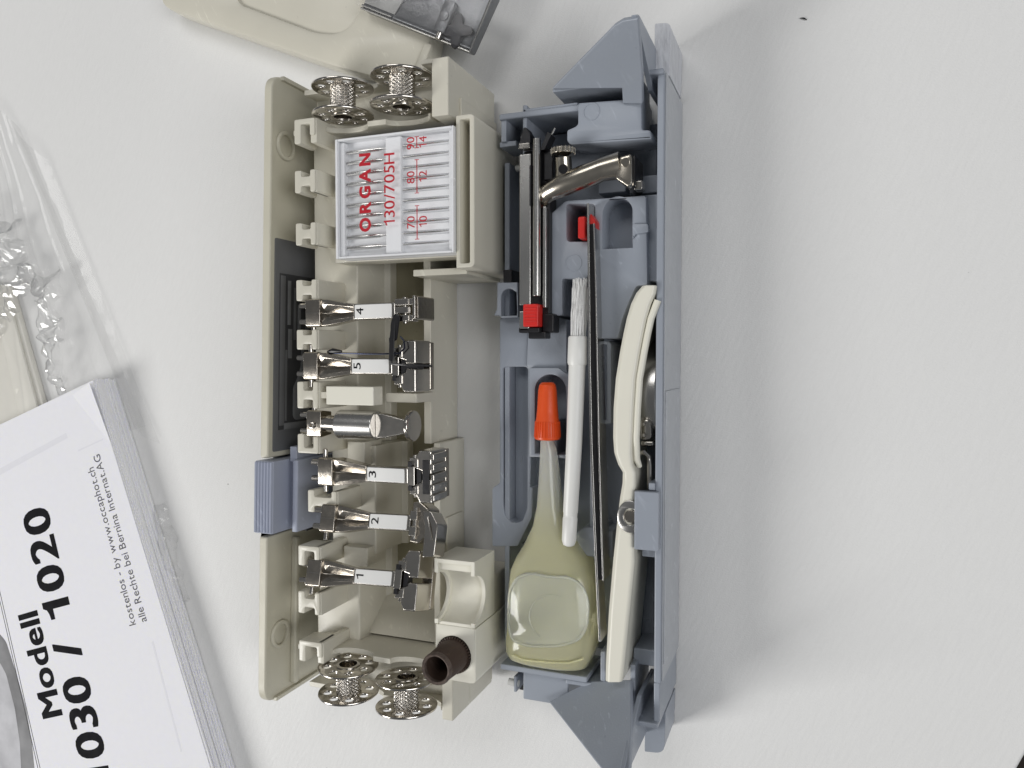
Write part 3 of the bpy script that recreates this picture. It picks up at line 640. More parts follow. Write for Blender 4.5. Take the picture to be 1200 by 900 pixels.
# second level to the left of the brush
plate('mid_deck', rpoly([(-95.9, 14.3), (-81.3, 14.0), (-81.3, -3.7), (-80.6, -9.1), (-80.6, -30.6), (-81.2, -30.6), (-81.3, -7.9), (-84.5, -4.9), (-89.0, -4.0), (-94.9, -5.0), (-96.5, -2.5)], 0.5, 2), 5.8, 22, GREY, G, (), 0.4)
ax0, ax1 = -92.6, -80.9
arch_in = [(ax0, -34.4), (ax1, -34.4)] + circ((ax0 + ax1) / 2, -11.6, (ax1 - ax0) / 2, 14, 0, math.pi)
arch_out = [(ax0 - 2.2, -35.7), (ax1 + 1.2, -35.7), (ax1 + 1.2, -6.1), ((ax0 + ax1) / 2 + 3, -3.4), (ax0 - 2.2, -3.4)]
plate('cap_cradle', arch_out, 5.9, 24, GREY, G, [arch_in], 0.4)
MB().box(ax0 - 1, ax1 + 1, -35.9, -6.4, 5.9, 11).build('cradle_floor', GREY, G, 0.3)
plate('left_deck', rpoly([(-107.8, 15.2), (-96.6, 15.0), (-96.6, -2.5), (-94.6, -3.1), (-94.6, -5.0), (-95.6, -47.5), (-94.6, -47.4), (-94.9, -58.5), (-100.6, -69.8), (-110.9, -70.7), (-110.9, -48.7), (-107.8, -46.6)], 0.9, 3), 5.8, 20.5, GREY, G,
      [rpoly([(-106.4, -3.2), (-96.6, -3.1), (-96.9, -55.5), (-98.9, -60.4), (-102.7, -61.3), (-105.7, -58.7), (-106.4, -54.2)], 1.5, 4)], 0.5)
MB().box(-104, -92, -62.3, -2.6, 5.9, 14).build('channel_floor', GREY, G, 0.3)
plate('channel_ring', circ(-103.6, -37.2, 2.6, 28), 13.8, 14.12, GREY, G, [circ(-103.6, -37.2, 2.35, 28)], 0.04)
# hinge lug with a small arched pocket
lx0, lx1 = -105.9, -99.8
plate('hinge_lug', rpoly([(-107.5, 27.9), (-99.5, 27.6), (-99.2, 14.9), (-105.9, 14.7), (-106.5, 15.7), (-108.9, 15.7), (-107.6, 18.2)], 0.5), 5.8, 23.5, GREY, G,
      [[(lx0, 15.6), (lx1, 15.6)] + circ((lx0 + lx1) / 2, 22.4, (lx1 - lx0) / 2, 10, 0, math.pi)], 0.35)
MB().box(-103.5, -96.5, 15.3, 28.9, 5.8, 14).build('lug_floor', GREY, G, 0.2)
MB().box(-105, -101.5, 27.7, 32.3, 5.8, 24).build('hinge_block', BLACK, G, 0.4)
# wells around the strip tool and brush
plate('rib_wall', rpoly([(-69.5, 6.5), (-65.0, 5.9), (-64.4, 4.7), (-64.2, -22.5), (-68.2, -23.2), (-68.2, -22.0), (-65.8, -21.3), (-65.9, 4.7), (-69.5, 5.3)], 0.3), 5.8, 25, GREY, G, (), 0.35)
MB().box(-72.5, -71.3, -67.0, -22.7, 5.8, 22).build('rib_wall', GREY, G, 0.35)
plate('lower_lug', rpoly([(-77.6, -62.4), (-74.5, -60.0), (-68.0, -59.8), (-67.9, -61.3), (-64.0, -60.4), (-63.9, -70.3), (-72.6, -70.3), (-77.6, -69.5)], 0.6), 5.8, 23, GREY, G, (), 0.4)
MB().box(-86, -84.8, -55.7, -22.2, 5.8, 22).build('rib_wall', GREY, G, 0.3)
# upper bay: partition, raised shelf for the metal foot
MB().box(-96.3, -94.7, 36.7, 89.8, 5.8, 27).build('rib_wall', GREY, G, 0.5)
MB().box(-96.3, -76.0, 86.9, 88.4, 5.8, 27).build('rib_wall', GREY, G, 0.4)
sh_pts = [(-75.1, 87.2), (-58.0, 86.3), (-57.4, 93.5), (-53.1, 93.0), (-53.0, 75.7), (-50.2, 75.4), (-49.3, 72.2), (-77.8, 73.1), (-79.0, 74.7), (-79.0, 78.4), (-76.0, 79.3), (-75.1, 80.0)]
plate('raised_shelf', rpoly(sh_pts, 0.8), 16, 30, GREY, G, (), 0.8)
plate('shelf_ring', circ(-70.3, 83.5, 3.0, 28), 29.8, 30.15, GREY, G, [circ(-70.3, 83.5, 2.6, 28)], 0.05)
MB().box(-59.5, -48.5, 57.0, 63.1, 5.8, 19).build('foot_rest', GREY, G, 0.4)
MB().box(-72, -62, 59.2, 67.8, 5.8, 14).build('foot_rest', GREY, G, 0.4)
# end walls and fins
MB().box(gx0 + 1, -71, gt - 1.4, gt + 0.8, 0.3, 28).build('end_wall', GREY, G, 0.6)
MB().box(-104.5, -102.5, gt - 9, gt - 1.2, 12, 27).build('hinge_plate', GREY, G, 0.3)
MB().box(-105.5, -99, gt - 10.5, gt - 8.6, 12, 26).build('hinge_plate', GREY, G, 0.3)
MB().tube([(-103, gt - 16, 16), (-97, gt - 15, 15.5)], 1.2, 12).build('hinge_pin', WHITEP, G)
def slab(pts, thick, nm, m=GREY, bev=0.5):
    p = [Vector(q) for q in pts]
    nrm = Vector((0, 0, 0))
    for i in range(len(p)): nrm += p[i].cross(p[(i + 1) % len(p)])
    nrm.normalize(); n = len(p)
    vs_ = p + [q - nrm * thick for q in p]
    fs_ = [tuple(range(n)), tuple(range(n, 2 * n))[::-1]] + [(i, n + i, n + (i + 1) % n, (i + 1) % n) for i in range(n)]
    return MB().add(vs_, fs_).build(nm, m, G, bev, 3)
slab([(-83.7, 93.8, 30.0), (-56.5, 102.4, 52.1), (-53.5, 102.8, 53.8), (-48.5, 102.2, 55.0), (-50.3, 91.4, 39.9), (-52.1, 84.9, 30.5), (-59.0, 86.1, 29.4), (-58.2, 89.5, 34.2)], 1.8, 'end_fin')
slab([(-86.5, -123.5, 26.0), (-72.2, -114.8, 23.7), (-56.2, -110.0, 28.0), (-52.7, -118.9, 42.5), (-50.3, -128.3, 57.0), (-54.6, -129.4, 55.6), (-58.9, -130.0, 53.5)][::-1], 1.8, 'end_fin')
MB().box(-84, -56, 91.6, 93.2, 0.3, 30.5).build('end_wall', GREY, G, 0.4)
MB().box(-84, -56, gt - 3, 92, 0.3, 4).build('tray_floor', GREY, G, 0.2)
# fin returns, rim jogs and the outer corner ledges
MB().prism(rpoly([(103.5, 24), (103.5, 52), (102, 56), (93, 39), (91, 35), (88, 30), (88, 6), (96, 6)], 0.5), -51.0, -49.4, 'x').build('fin_return', GREY, G, 0.5, 3)
MB().box(-51.3, gx1 - 0.05, 91.2, 93.0, 6, 35.6).build('rim_jog', GREY, G, 0.6, 3)
MB().prism(rpoly([(-49.9, 94.0), (gx1, 94.0), (gx1 + 0.3, 111.4), (-49.9, 111.8)], [0.3, 0.3, 4, 0.5], 6), 0.3, 25).build('corner_ledge', GREYL, G, 0.7, 3)
MB().prism(rpoly([(-131, 20), (-130.5, 57), (-128.5, 58), (-119.5, 42), (-117, 37), (-114, 30), (-114, 6), (-125, 6)], 0.5), -53.6, -52.0, 'x').build('fin_return', GREY, G, 0.5, 3)
MB().box(-54.1, gx1 - 0.6, -122.0, -120.2, 6, 36).build('rim_jog', GREY, G, 0.6, 3)
MB().box(-47.2, gx1 - 0.3, -120.6, gb + 4.2, 0.3, rz).build('corner_wall', GREY, G, 0.5)
MB().prism(rpoly([(-52.7, -122.6), (-45.4, -122.6), (-45.8, -137.4), (-52.7, -138)], [0.3, 0.3, 4, 0.5], 6), 0.3, 21).build('corner_ledge', GREY, G, 0.7, 3)
# lower end: wall with hinge windows
MB().box(gx0 + 1, -72, -114.2, -112.1, 5.8, 27).build('end_wall', GREY, G, 0.5)
MB().box(-97.5, -80, -125.7, -113.9, 2, 23).build('end_apron', GREY, G, 0.5)
MB().box(-80.5, -66, -116.6, -114.8, 5.8, 25).build('end_wall', GREY, G, 0.5)
MB().box(-67.5, -65.6, -113.2, -102.5, 5.8, 26).build('rib_wall', GREY, G, 0.5)
MB().box(-102.3, -101.2, -125.0, -119.1, 4, 20).build('hinge_plate', GREY, G, 0.3)
MB().tube([(-105, -122.3, 18), (-101, -122.3, 18)], 1.3, 12).build('hinge_pin', WHITEP, G)
MB().box(-105.4, -97, -130.4, -123.6, 1, 6).build('hinge_shelf', BLACK, G, 0.3)
MB().box(-56.6, -54.8, -121.9, -105.3, 3, 27).build('slot_wall', GREY, G, 0.4)
MB().box(-56.6, -48.5, -106.9, -101.2, 5.8, 22).build('side_shelf', GREY, G, 0.4)
MB().box(-56.6, -54.8, 74.6, 90.2, 3, 28).build('slot_wall', GREY, G, 0.4)
# catch on the right wall that holds the cream tool
MB().box(-53.5, -45.3, -62.9, -43.5, 34.05, 36.6).build('catch_tab', GREY, G, 0.5)
MB().box(-52, -47.0, -66.4, -63.5, 16, 31).build('catch_step', GREY, G, 0.4)
MB().box(-49.1, -47.0, -43.3, -40.8, 18, 35).build('catch_step', GREY, G, 0.4)
plate('wall_ring', circ(-55.0, -99.0, 3.0, 28), 5.9, 6.15, GREY, G, [circ(-55.0, -99.0, 2.7, 28)], 0.04)

# ================================================================== BUTTONHOLE SLIDE
bz = 30
W = thing('buttonhole_slide', (-92, 40, 22), 'long steel and black sliding foot with a red slider', 'sliding foot')
yT, yB = 74.6, 19.5
xa = -94.7
MB().box(xa, xa + 9.6, 9.6, yT - 2, 22, 30).build('frame', BLACK, W, 0.4)
MB().box(xa - 0.2, xa + 4.0, yB - 1, yT - 4, 30, 34.0).build('rail', STEEL, W, 0.4)
MB().box(xa + 3.6, xa + 4.2, yT - 22, yT - 8, 32, 34.1).build('rail_slot', BLACK, W, 0.1)
MB().cyl((xa + 5.9, yB + 2, 33.0), (xa + 5.9, yT + 1, 33.0), 1.4, n=16).build('rod', STEEL, W, 0.3)
MB().box(xa + 7.6, xa + 9.0, yB - 2, yT - 22, 29.5, 32).build('rail', STEEL, W, 0.4)
MB().box(xa - 0.2, xa + 3.8, yT - 2.4, yT - 0.4, 31, 34.6).build('cross_bar', NICKEL, W, 0.3)
MB().prism(rpoly([(xa - 0.2, yT - 0.4), (xa + 3.8, yT - 0.4), (xa + 3.8, yT + 2.5), (xa + 2.4, yT + 5), (xa + 1.4, yT + 5)], 0.4), 29, 34).build('toe', BLACK, W, 0.3)
MB().prism(rpoly([(xa + 7.0, yT - 3), (xa + 8.6, yT - 3), (xa + 11.2, yT + 2), (xa + 9.8, yT + 3.0)], 0.3), 28, 33).build('toe', BLACK, W, 0.3)
MB().cyl((xa + 10.4, yT + 2, 31), (xa + 11.8, yT + 4.5, 31), 0.35, n=8).build('toe_wire', STEEL, W)
MB().box(xa + 7.6, xa + 11, yT - 13, yT - 3, 24, 31).build('carriage', BLACK, W, 0.5)
MB().box(xa - 0.2, xa + 3.4, yB - 10, yB - 3, 30, 34).build('rail', STEEL, W, 0.4)
sl = MB().box(xa + 1.6, xa + 7.2, 10.9, 18.8, 30, 35.2).build('slider', RED, W, 0.5)
for k in range(6):
    yy = 11.5 + 1.2 + k * 1.15
    MB().cyl((xa + 2.4, yy, 35.2), (xa + 6.4, yy, 35.2), 0.28, n=8).build('grip_rib', RED, sl)
MB().box(xa - 0.4, xa + 7.2, 8.9, 10.7, 28, 34).build('end_cap', BLACK, W, 0.4)
MB().box(xa + 2.4, xa + 8.8, 6.9, 9.3, 26, 32).build('end_cap', BLACK, W, 0.4)
MB().box(xa + 7.2, xa + 11.4, 9.0, 15.6, 24, 31).build('end_cap', BLACK, W, 0.5)
# coil spring end by the shank of the metal foot
# ================================================================== METAL SHANK FOOT
K = thing('shank_foot', (-70, 65, 14), 'warm metal sewing foot with a knurled clamp screw, across the upper grey bay', 'presser foot')
arm = [(-90.3, 51.4, 26.0), (-88.6, 54.9, 29.0), (-85.4, 57.2, 31.0), (-79.6, 59.2, 32.0), (-71.9, 61.3, 32.5), (-66.0, 63.1, 32.5), (-59.3, 63.9, 32.5)]
MB().tube(arm, [2.6, 2.9, 3.3, 3.9, 4.0, 3.9, 4.6], 16, flat=0.85).build('arm', GOLDN, K)
MB().tube([(-79.6, 60.3, 31.0), (-79.3, 64.1, 32.0), (-79.3, 68.4, 33.0)], [3.6, 2.9, 2.8], 20).build('clamp_post', GOLDN, K)
MB().cyl((-78.3, 63.7, 36.0), (-78.2, 63.5, 36.4), 1.6, n=20).build('post_hole', BLACK, K)
sc_ = MB().cyl((-79.3, 69.2, 33.0), (-79.3, 71.3, 33.0), 4.0, n=24).build('clamp_screw', GOLDN, K, 0.4)
c0, c1 = Vector((-79.3, 69.3, 33.0)), Vector((-79.3, 71.2, 33.0))
for k in range(18):
    a = 2 * math.pi * k / 18; off = Vector((4.0 * math.cos(a), 0, 4.0 * math.sin(a)))
    MB().cyl(c0 + off, c1 + off, 0.34, n=6).build('knurl', GOLDN, sc_)
plate('head', rpoly([(-60.4, 61.7), (-59.3, 66.1), (-55.6, 66.8), (-55.0, 65.7), (-55.0, 57.1), (-56.1, 55.8), (-60.7, 59.3)], 0.8), 22, 35.5, GOLDN, K, (), 0.7)
MB().cyl((-57.2, 64.1, 35.4), (-57.1, 64.0, 36.0), 1.5, n=20).build('rivet', GOLDN, K, 0.2)
plate('head_plate', rpoly([(-55.5, 67.0), (-54.6, 66.7), (-54.6, 56.9), (-56.3, 55.4), (-56.9, 56.0), (-55.4, 57.9)], 0.3), 20, 32.5, BLACK, K, (), 0.3)
MB().box(-55.6, -52.5, 55.9, 59.0, 26, 31).build('foot_pin', NICKEL, K, 0.5)
ra, rb = Vector((-83.5, 55.8, 33.0)), Vector((-71.4, 59.7, 33.0)); dd = (rb - ra).normalized(); nn = Vector((-dd.y, dd.x, 0))
slab_r = MB().add([ra - nn * 1.3, rb - nn * 1.3, rb + nn * 1.3, ra + nn * 1.3] + [q - Vector((0, 0, 1.2)) for q in (ra - nn * 1.3, rb - nn * 1.3, rb + nn * 1.3, ra + nn * 1.3)],
    [(0, 1, 2, 3), (7, 6, 5, 4), (0, 4, 5, 1), (1, 5, 6, 2), (2, 6, 7, 3), (3, 7, 4, 0)]).build('scale_strip', STEEL, K, 0.2)
text('scale_mark', '1/4', tuple(rb - dd * 4.6 - nn * 0.8 + Vector((0, 0, 0.06))), 2.0, math.atan2(dd.y, dd.x), INK, K, 0.02)
MB().tube([(-88.3, 54.1, 27.0), (-88.0, 50.6, 26.0), (-88.7, 47.9, 25.0)], [2.4, 2.4, 1.4], 12).build('fork', NICKELR, K)

# ================================================================== LONG STRIP TOOL WITH RED HEAD
V = thing('tweezers', (-68, -25, 15), 'long slim steel strip tool with black middle and red head, lying lengthwise', 'tweezers')
def ribbon(path, w0, z0, z1, nm, m, bev=0.12):
    r_ = []
    for (x, y, ww) in path: r_.append([(x - ww / 2, y, z0), (x + ww / 2, y, z0), (x + ww / 2, y, z1), (x - ww / 2, y, z1)])
    return MB().loft(r_).build(nm, m, V, bev)
def pth(l, dx, ww): return [(p[0] + dx, p[1], ww) for p in l]
cl = [(-70.2, 52.0), (-69.8, 25.8), (-69.5, 0.0), (-68.8, -28.8), (-67.5, -57.8), (-66.5, -78.1), (-65.5, -96.1)]
ribbon([(p[0], p[1], 0.75) for p in cl], 0, 26, 34.2, 'blade', STEEL)
cr = [(-69.3, 45.3), (-68.6, 25.9), (-68.0, 0.0), (-67.3, -28.9), (-66.3, -57.9), (-65.6, -75.4)]
ribbon([(p[0] - 0.4, p[1], 1.7) for p in cr], 0, 24, 32.6, 'black_core', BLACK)
ribbon([(p[0] + 0.9, p[1], 0.5) for p in cr], 0, 24, 33.4, 'blade', STEEL)
MB().box(-74.7, -71.9, 40.9, 48.4, 16, 31).build('red_head', RED, V, 0.6)
MB().prism([(-70.4, 49.7), (-68.1, 46.4), (-68.1, 41.3), (-69.9, 39.7)], 20, 32.5).build('red_head', RED, V, 0.4)

# ================================================================== BRUSH
B = thing('lint_brush', (-75, -20, 22), 'white lint brush with clear bristles and round plastic handle', 'brush')
h0, h1, h2, h3 = Vector((-74.5, 7.6, 31.0)), Vector((-74.7, -2.3, 31.0)), Vector((-75.7, -29.4, 31.0)), Vector((-77.6, -65.2, 31.0))
MB().tube([h0, h0 + (h1 - h0) * 0.06, h1 - (h1 - h0) * 0.08, h1], [3.0, 3.3, 3.4, 3.1], 24).build('ferrule', WHITEP, B)
e_ = (h3 - h2).normalized()
MB().tube([h1 + (h0 - h1) * 0.1, h2, h3 - e_ * 12, h3 - e_ * 11.6, h3 - e_ * 10.2, h3 - e_ * 9.8, h3 - e_ * 2, h3 - e_ * 0.5, h3], [2.9, 2.75, 2.6, 2.45, 2.45, 2.6, 2.5, 2.0, 1.0], 20).build('handle', WHITEP, B)
m = MB()
tip = Vector((-74.0, 25.7, 30.0))
for k in range(170):
    a = random.random() * 6.283; rr = 2.5 * math.sqrt(random.random())
    p0 = h0 + Vector((rr * math.cos(a), -1, rr * math.sin(a)))
    p2 = tip + Vector((rr * math.cos(a) * 1.05 + random.uniform(-.5, .5), random.uniform(-2.5, 2), rr * math.sin(a) * 1.1))
    p1 = (p0 + p2) / 2 + Vector((random.uniform(-.5, .5), 0, random.uniform(-.4, .4)))
    m.tube([p0, p1, p2], [0.13, 0.12, 0.09], 5)
o = m.build('bristles', BRISTLE, B); o['kind'] = 'stuff'

# ================================================================== OIL BOTTLE
O = thing('oil_bottle', (-84, -75, 8), 'translucent yellowish oil bottle with long neck and orange cap', 'bottle')
def sup(xc, y, zc, hw, hh, n=40, e=3.2):
    out = []
    for i in range(n):
        a = 2 * math.pi * i / n; c, s_ = math.cos(a), math.sin(a)
        out.append((xc + hw * math.copysign(abs(c) ** (2 / e), c), y, zc + hh * math.copysign(abs(s_) ** (2 / e), s_)))
    return out
OB = [(-89.2, -84.7, -28.5, 2.6, 27, 2), (-89.5, -83.4, -33.2, 3.3, 26.5, 2), (-90.1, -82.5, -42.3, 4.2, 26, 2),
      (-91.1, -81.5, -53.0, 5.2, 25, 2.2), (-92.7, -79.6, -60.0, 6.6, 24, 2.4), (-95.9, -75.8, -66.7, 8.6, 23, 2.8),
      (-98.9, -72.1, -71.6, 9.8, 22.5, 3.2), (-100.9, -69.9, -76.5, 10.6, 22.3, 3.6), (-101.6, -69.0, -83.5, 10.8, 22.2, 4.0),
      (-101.9, -69.0, -95.8, 10.8, 22.2, 4.2), (-102.6, -69.9, -102.9, 10.8, 22.2, 4.2), (-102.6, -71.1, -106.3, 10.5, 22.2, 4.0),
      (-101.9, -72.0, -108.8, 9.6, 22.2, 3.6), (-99.9, -74.2, -110.0, 8.0, 22.2, 3.0)]
RG = [sup((a + b) / 2, y, zc, (b - a) / 2, hh, 40, e) for a, b, y, hh, zc, e in OB]
MB().loft(RG).build('bottle_body', OIL, O, smooth=60)
# raised panel on the bottle face
pp = [(-98.9, -82.6), (-96.0, -77.4), (-90.9, -75.3), (-83.6, -76.1), (-76.5, -75.3), (-71.9, -77.8), (-69.8, -83.2), (-70.3, -92.1), (-73.3, -96.9), (-80.4, -100.0), (-91.5, -101.5), (-97.9, -100.2), (-99.3, -95.8)]
plate('bottle_panel', rpoly(pp, 4, 4), 32.2, 33.25, OILL, O, (), 0.4)
pq = [Vector((*q, 33.2)) for q in rpoly(pp, 4, 6)]
MB().tube(pq + [pq[0]], 0.55, 8).build('panel_rim', OILL, O, smooth=60)
MB().tube([(x, y, 33.0) for x, y in ((-97.9, -105.8), (-94.0, -106.8), (-85.1, -106.4), (-76.4, -105.4), (-71.5, -103.2))], 0.45, 8).build('base_ridge', OIL, O, smooth=60)
m = MB().tube([(x, y, 33.6) for x, y in circ(-82.0, -90.6, 9.2, 26, math.radians(75), math.radians(235), 8.4)], 0.16, 6).build('moulded_arc', OILL, O)
cz = 27.5
cap = [(-8.4, 2.0), (-9.3, 2.9), (-11.4, 3.3), (-18.1, 3.7), (-21.1, 4.0), (-22.3, 4.25), (-28.1, 4.6), (-28.7, 4.4)]
cx_ = -86.6
MB().loft([[(cx_ + r * math.cos(2 * math.pi * i / 32), y, cz + r * math.sin(2 * math.pi * i / 32)) for i in range(32)] for y, r in cap]).build('cap', ORANGE, O, 0.3)
cp = D.objects[[o.name for o in COL.objects if o.parent == O and o.name.startswith('cap')][0]]
for k in range(30):
    a = 2 * math.pi * k / 30
    MB().cyl((cx_ + 4.3 * math.cos(a), cap[5][0], cz + 4.3 * math.sin(a)), (cx_ + 4.62 * math.cos(a), cap[6][0] + .3, cz + 4.62 * math.sin(a)), 0.22, n=6).build('grip_rib', ORANGE, cp)

# ================================================================== CREAM ROUND-HEADED TOOL
C = thing('folding_tool', (-57, -40, 8), 'cream plastic tool with big round head and long flat handle on edge', 'tool')
# outer edge follows head then handle; the tool stands on its edge against the wall
E2 = [(-51.5, 23.9, 36.0), (-53.7, 21.4, 36.0), (-55.4, 17.9, 36.0), (-56.8, 13.2, 36.0), (-57.9, 8.1, 36.0), (-59.0, 2.2, 36.0), (-60.4, -6.8, 36.0), (-61.1, -16.4, 36.0), (-61.2, -26.3, 36.0), (-60.8, -31.4, 36.0), (-59.6, -35.4, 35.5), (-58.1, -38.0, 35.0), (-58.2, -41.7, 35.0), (-59.0, -46.6, 35.0), (-59.9, -54.4, 35.0), (-61.3, -68.6, 35.0), (-62.7, -86.1, 35.0), (-63.6, -103.7, 35.0), (-63.7, -109.6, 35.0)]
I2 = [(-46.8, 23.7, 36.0), (-47.2, 21.2, 36.0), (-48.7, 17.7, 36.0), (-50.1, 13.0, 36.0), (-51.1, 8.1, 36.0), (-52.2, 2.2, 36.0), (-53.6, -6.7, 36.0), (-54.1, -16.2, 36.0), (-54.5, -26.1, 36.0), (-54.6, -31.2, 36.0), (-54.4, -35.2, 35.5), (-53.5, -37.7, 35.0), (-53.5, -41.4, 35.0), (-53.9, -46.2, 35.0), (-54.1, -53.9, 35.0), (-53.8, -67.9, 35.0), (-55.4, -85.2, 35.0), (-57.0, -102.7, 35.0), (-57.6, -108.6, 35.0)]
rg = []
for i, (a, b) in enumerate(zip(E2, I2)):
    a, b = Vector(a), Vector(b); zt_ = a.z; zb = 8 if i > 11 else 10
    u = (b - a).normalized()
    rg.append([(a.x, a.y, zb), (b.x, b.y, zb), (b.x, b.y, zt_ - 0.8), (b.x - u.x * .9, b.y - u.y * .9, zt_), (a.x + u.x * 1.4, a.y + u.y * 1.4, zt_), (a.x, a.y, zt_ - 1.4)])
MB().loft(rg).build('frame', CREAMW, C, 0.5, 3, 50)
# inner rim line of the head
inn = [(-46.6, 18.9, 34.0), (-48.8, 13.1, 34.0), (-49.9, 8.1, 34.0), (-51.0, 2.2, 34.0), (-52.5, -6.7, 34.0), (-53.1, -16.3, 34.0), (-53.5, -26.2, 34.0), (-53.5, -33.4, 33.0), (-52.6, -36.1, 32.0)]
MB().tube(inn, [1.2] * 8 + [0.8], 12).build('inner_rim', CREAMW, C)
MB().cyl((-55.0, -12.1, 12), (-47.6, -12.1, 12), 18.5, n=64).build('steel_disc', STEEL, C, 0.8)
plate('hinge_leaf', rpoly([(-53.1, -20.6), (-50.2, -20.5), (-49.3, -22.8), (-49.3, -27.0), (-53.0, -27.5)], 1.2), 26, 29.6, NICKEL, C, (), 0.4)
for p in ((-51.9, -22.0, 30.0), (-51.6, -25.7, 30.0)):
    MB().cyl((p[0], p[1], 29.4), (p[0], p[1], 30.4), 0.95, 0.5, 14).build('rivet', NICKEL, C)
MB().box(-53.0, -48.7, -29.4, -27.7, 24, 29).build('hinge_bar', NICKEL, C, 0.6)
MB().tube([(-53.4, -32.0, 28.0), (-51.6, -31.4, 30.0), (-50.1, -32.8, 30.0), (-49.8, -35.6, 30.0), (-50.0, -43.6, 29.0)], 0.8, 10).build('wire_hook', NICKEL, C)
wc = (-55.0, -52.3)
plate('washer', circ(wc[0], wc[1], 4.3, 36, 0, 2 * math.pi, 5.4), 34.9, 36.0, STEEL, C, [circ(wc[0], wc[1], 2.2, 28, 0, 2 * math.pi, 2.8)], 0.25)
MB().cyl((wc[0], wc[1], 34.6), (wc[0], wc[1], 35.4), 2.1, n=24).build('pivot', NICKELR, C, 0.2)
MB().tube([(-62.4, -112.5, 24), (-62.4, -116.5, 24)], 1.3, 12).build('end_loop', CREAMW, C)

# ================================================================== MANUAL
mz = 12.0
ca = Vector((-323.8, -11.2)); cb_ = Vector((-254.5, -188.0)); dn = (cb_ - ca).normalized(); lf = Vector((-389.8, -34.8)) - ca; lf.normalize()
MAN = thing('manual', (ca.x - 30, ca.y - 80, 0), 'thick stack of white printed manual pages with bold black title', 'manual')
random.seed(3)
npg = 14
for k in range(npg):
    t_ = (mz - 0.3) / npg; z0 = 0.2 + k * t_
    off = (npg - 1 - k) * 0.12 + random.uniform(-0.5, 0.7); rot = random.uniform(-0.006, 0.006)
    o0 = ca - lf * (off + 0.1) - dn * random.uniform(0.2, 1.4); d2 = Matrix.Rotation(rot, 2) @ dn
    MB().prism([tuple(o0), tuple(o0 + d2 * 290), tuple(o0 + d2 * 290 + lf * 200), tuple(o0 + lf * 200)], z0, z0 + t_ * 0.97).build('page_bundle', PAPER, MAN, 0.15)
f1, f2 = Vector((-337.7, -18.0)), Vector((-312.3, -41.4))
cv = [f2, ca + dn * 290, ca + dn * 290 + lf * 200, ca + lf * 200, f1]
cov = MB().prism([tuple(q) for q in cv], mz, mz + 0.25).build('cover_sheet', PAPER, MAN)
MB().add([(f1.x, f1.y, mz + 0.25), (f2.x, f2.y, mz + 0.25), (ca.x + 1.2, ca.y - 0.4, mz + 3.2), (f1.x, f1.y, mz), (f2.x, f2.y, mz), (ca.x + 1.2, ca.y - 0.4, mz + 3.0)],
         [(0, 1, 2), (5, 4, 3), (0, 3, 4, 1), (1, 4, 5, 2), (2, 5, 3, 0)]).build('bent_corner', PAPER, MAN, smooth=0)
tz = mz + 0.28
line('Modell', (-348.4, -179.4), (-365.7, -126.8), 'title', INK, 21.0, 2, MAN, tz)
line('1030 / 1020', (-314.5, -210.4), (-357.4, -72.0), 'title', INK, 27.0, 2, MAN, tz)
line('kostenlos - by www.occaphot.ch', (-298.4, -127.0), (-324.3, -52.3), 'small_print', INKG, 6.4, 0, MAN, tz)
line('alle Rechte bei Bernina Internat.AG', (-291.4, -124.5), (-320.2, -45.8), 'small_print', INKG, 6.4, 0, MAN, tz)
GHOST = mat('show_through_print', (0.79, 0.79, 0.83), 0.8, var=0.03, vscale=300, spec=0.2)
for gp in (((-390.5, -57.0), (-342.2, -36.7), (-341.1, -39.2), (-390.6, -60.5)), ((-334.3, -44.8), (-317.8, -38.7), (-317.5, -39.3), (-334.1, -45.6)), ((-288.9, -134.0), (-287.8, -133.4), (-271.1, -183.2), (-272.1, -183.8))):
    plate('faint_print', list(gp), tz - 0.025, tz + 0.005, GHOST, MAN, (), 0.002)
# picture frame and grey picture at the lower left of the cover
fa, fb = Vector((-392.5, -120.1)), Vector((-364.5, -211.8)); fd = (fb - fa).normalized(); fn = Vector((-fd.y, fd.x))
if fn.x > 0: fn = -fn
for k, off in enumerate((0, 1.6)):
    a, b = fa - fd * 30 + fn * off, fb + fd * 30 + fn * off
    MB().prism([tuple(a), tuple(b), tuple(b + fn * 0.35), tuple(a + fn * 0.35)], tz - .02, tz + 0.02).build('frame_line', INK, MAN, smooth=0)
PICM = mat('printed_picture', (0.24, 0.24, 0.245), 0.7, var=0.8, vscale=60, spec=0.2)
pic = [(-393.3, -143.6), (-388.3, -147.4), (-381.1, -163.4), (-374.7, -180.3), (-370.9, -197.5), (-368.9, -215.0), (-396.0, -229.6), (-416.1, -233.8), (-413.1, -146.2)]
plate('printed_picture', rpoly(pic, 2), tz - 0.02, tz + 0.02, PICM, MAN, (), 0.005)
pic2 = [(-393.8, -158.5), (-388.8, -164.6), (-382.9, -181.7), (-379.7, -199.1), (-379.0, -219.2), (-402.6, -231.0), (-414.0, -173.0)]
plate('printed_picture', rpoly(pic2, 2), tz + 0.03, tz + 0.05, mat('printed_picture_light', (0.52, 0.52, 0.54), 0.7, var=0.5, vscale=70, spec=0.2), MAN, (), 0.005)

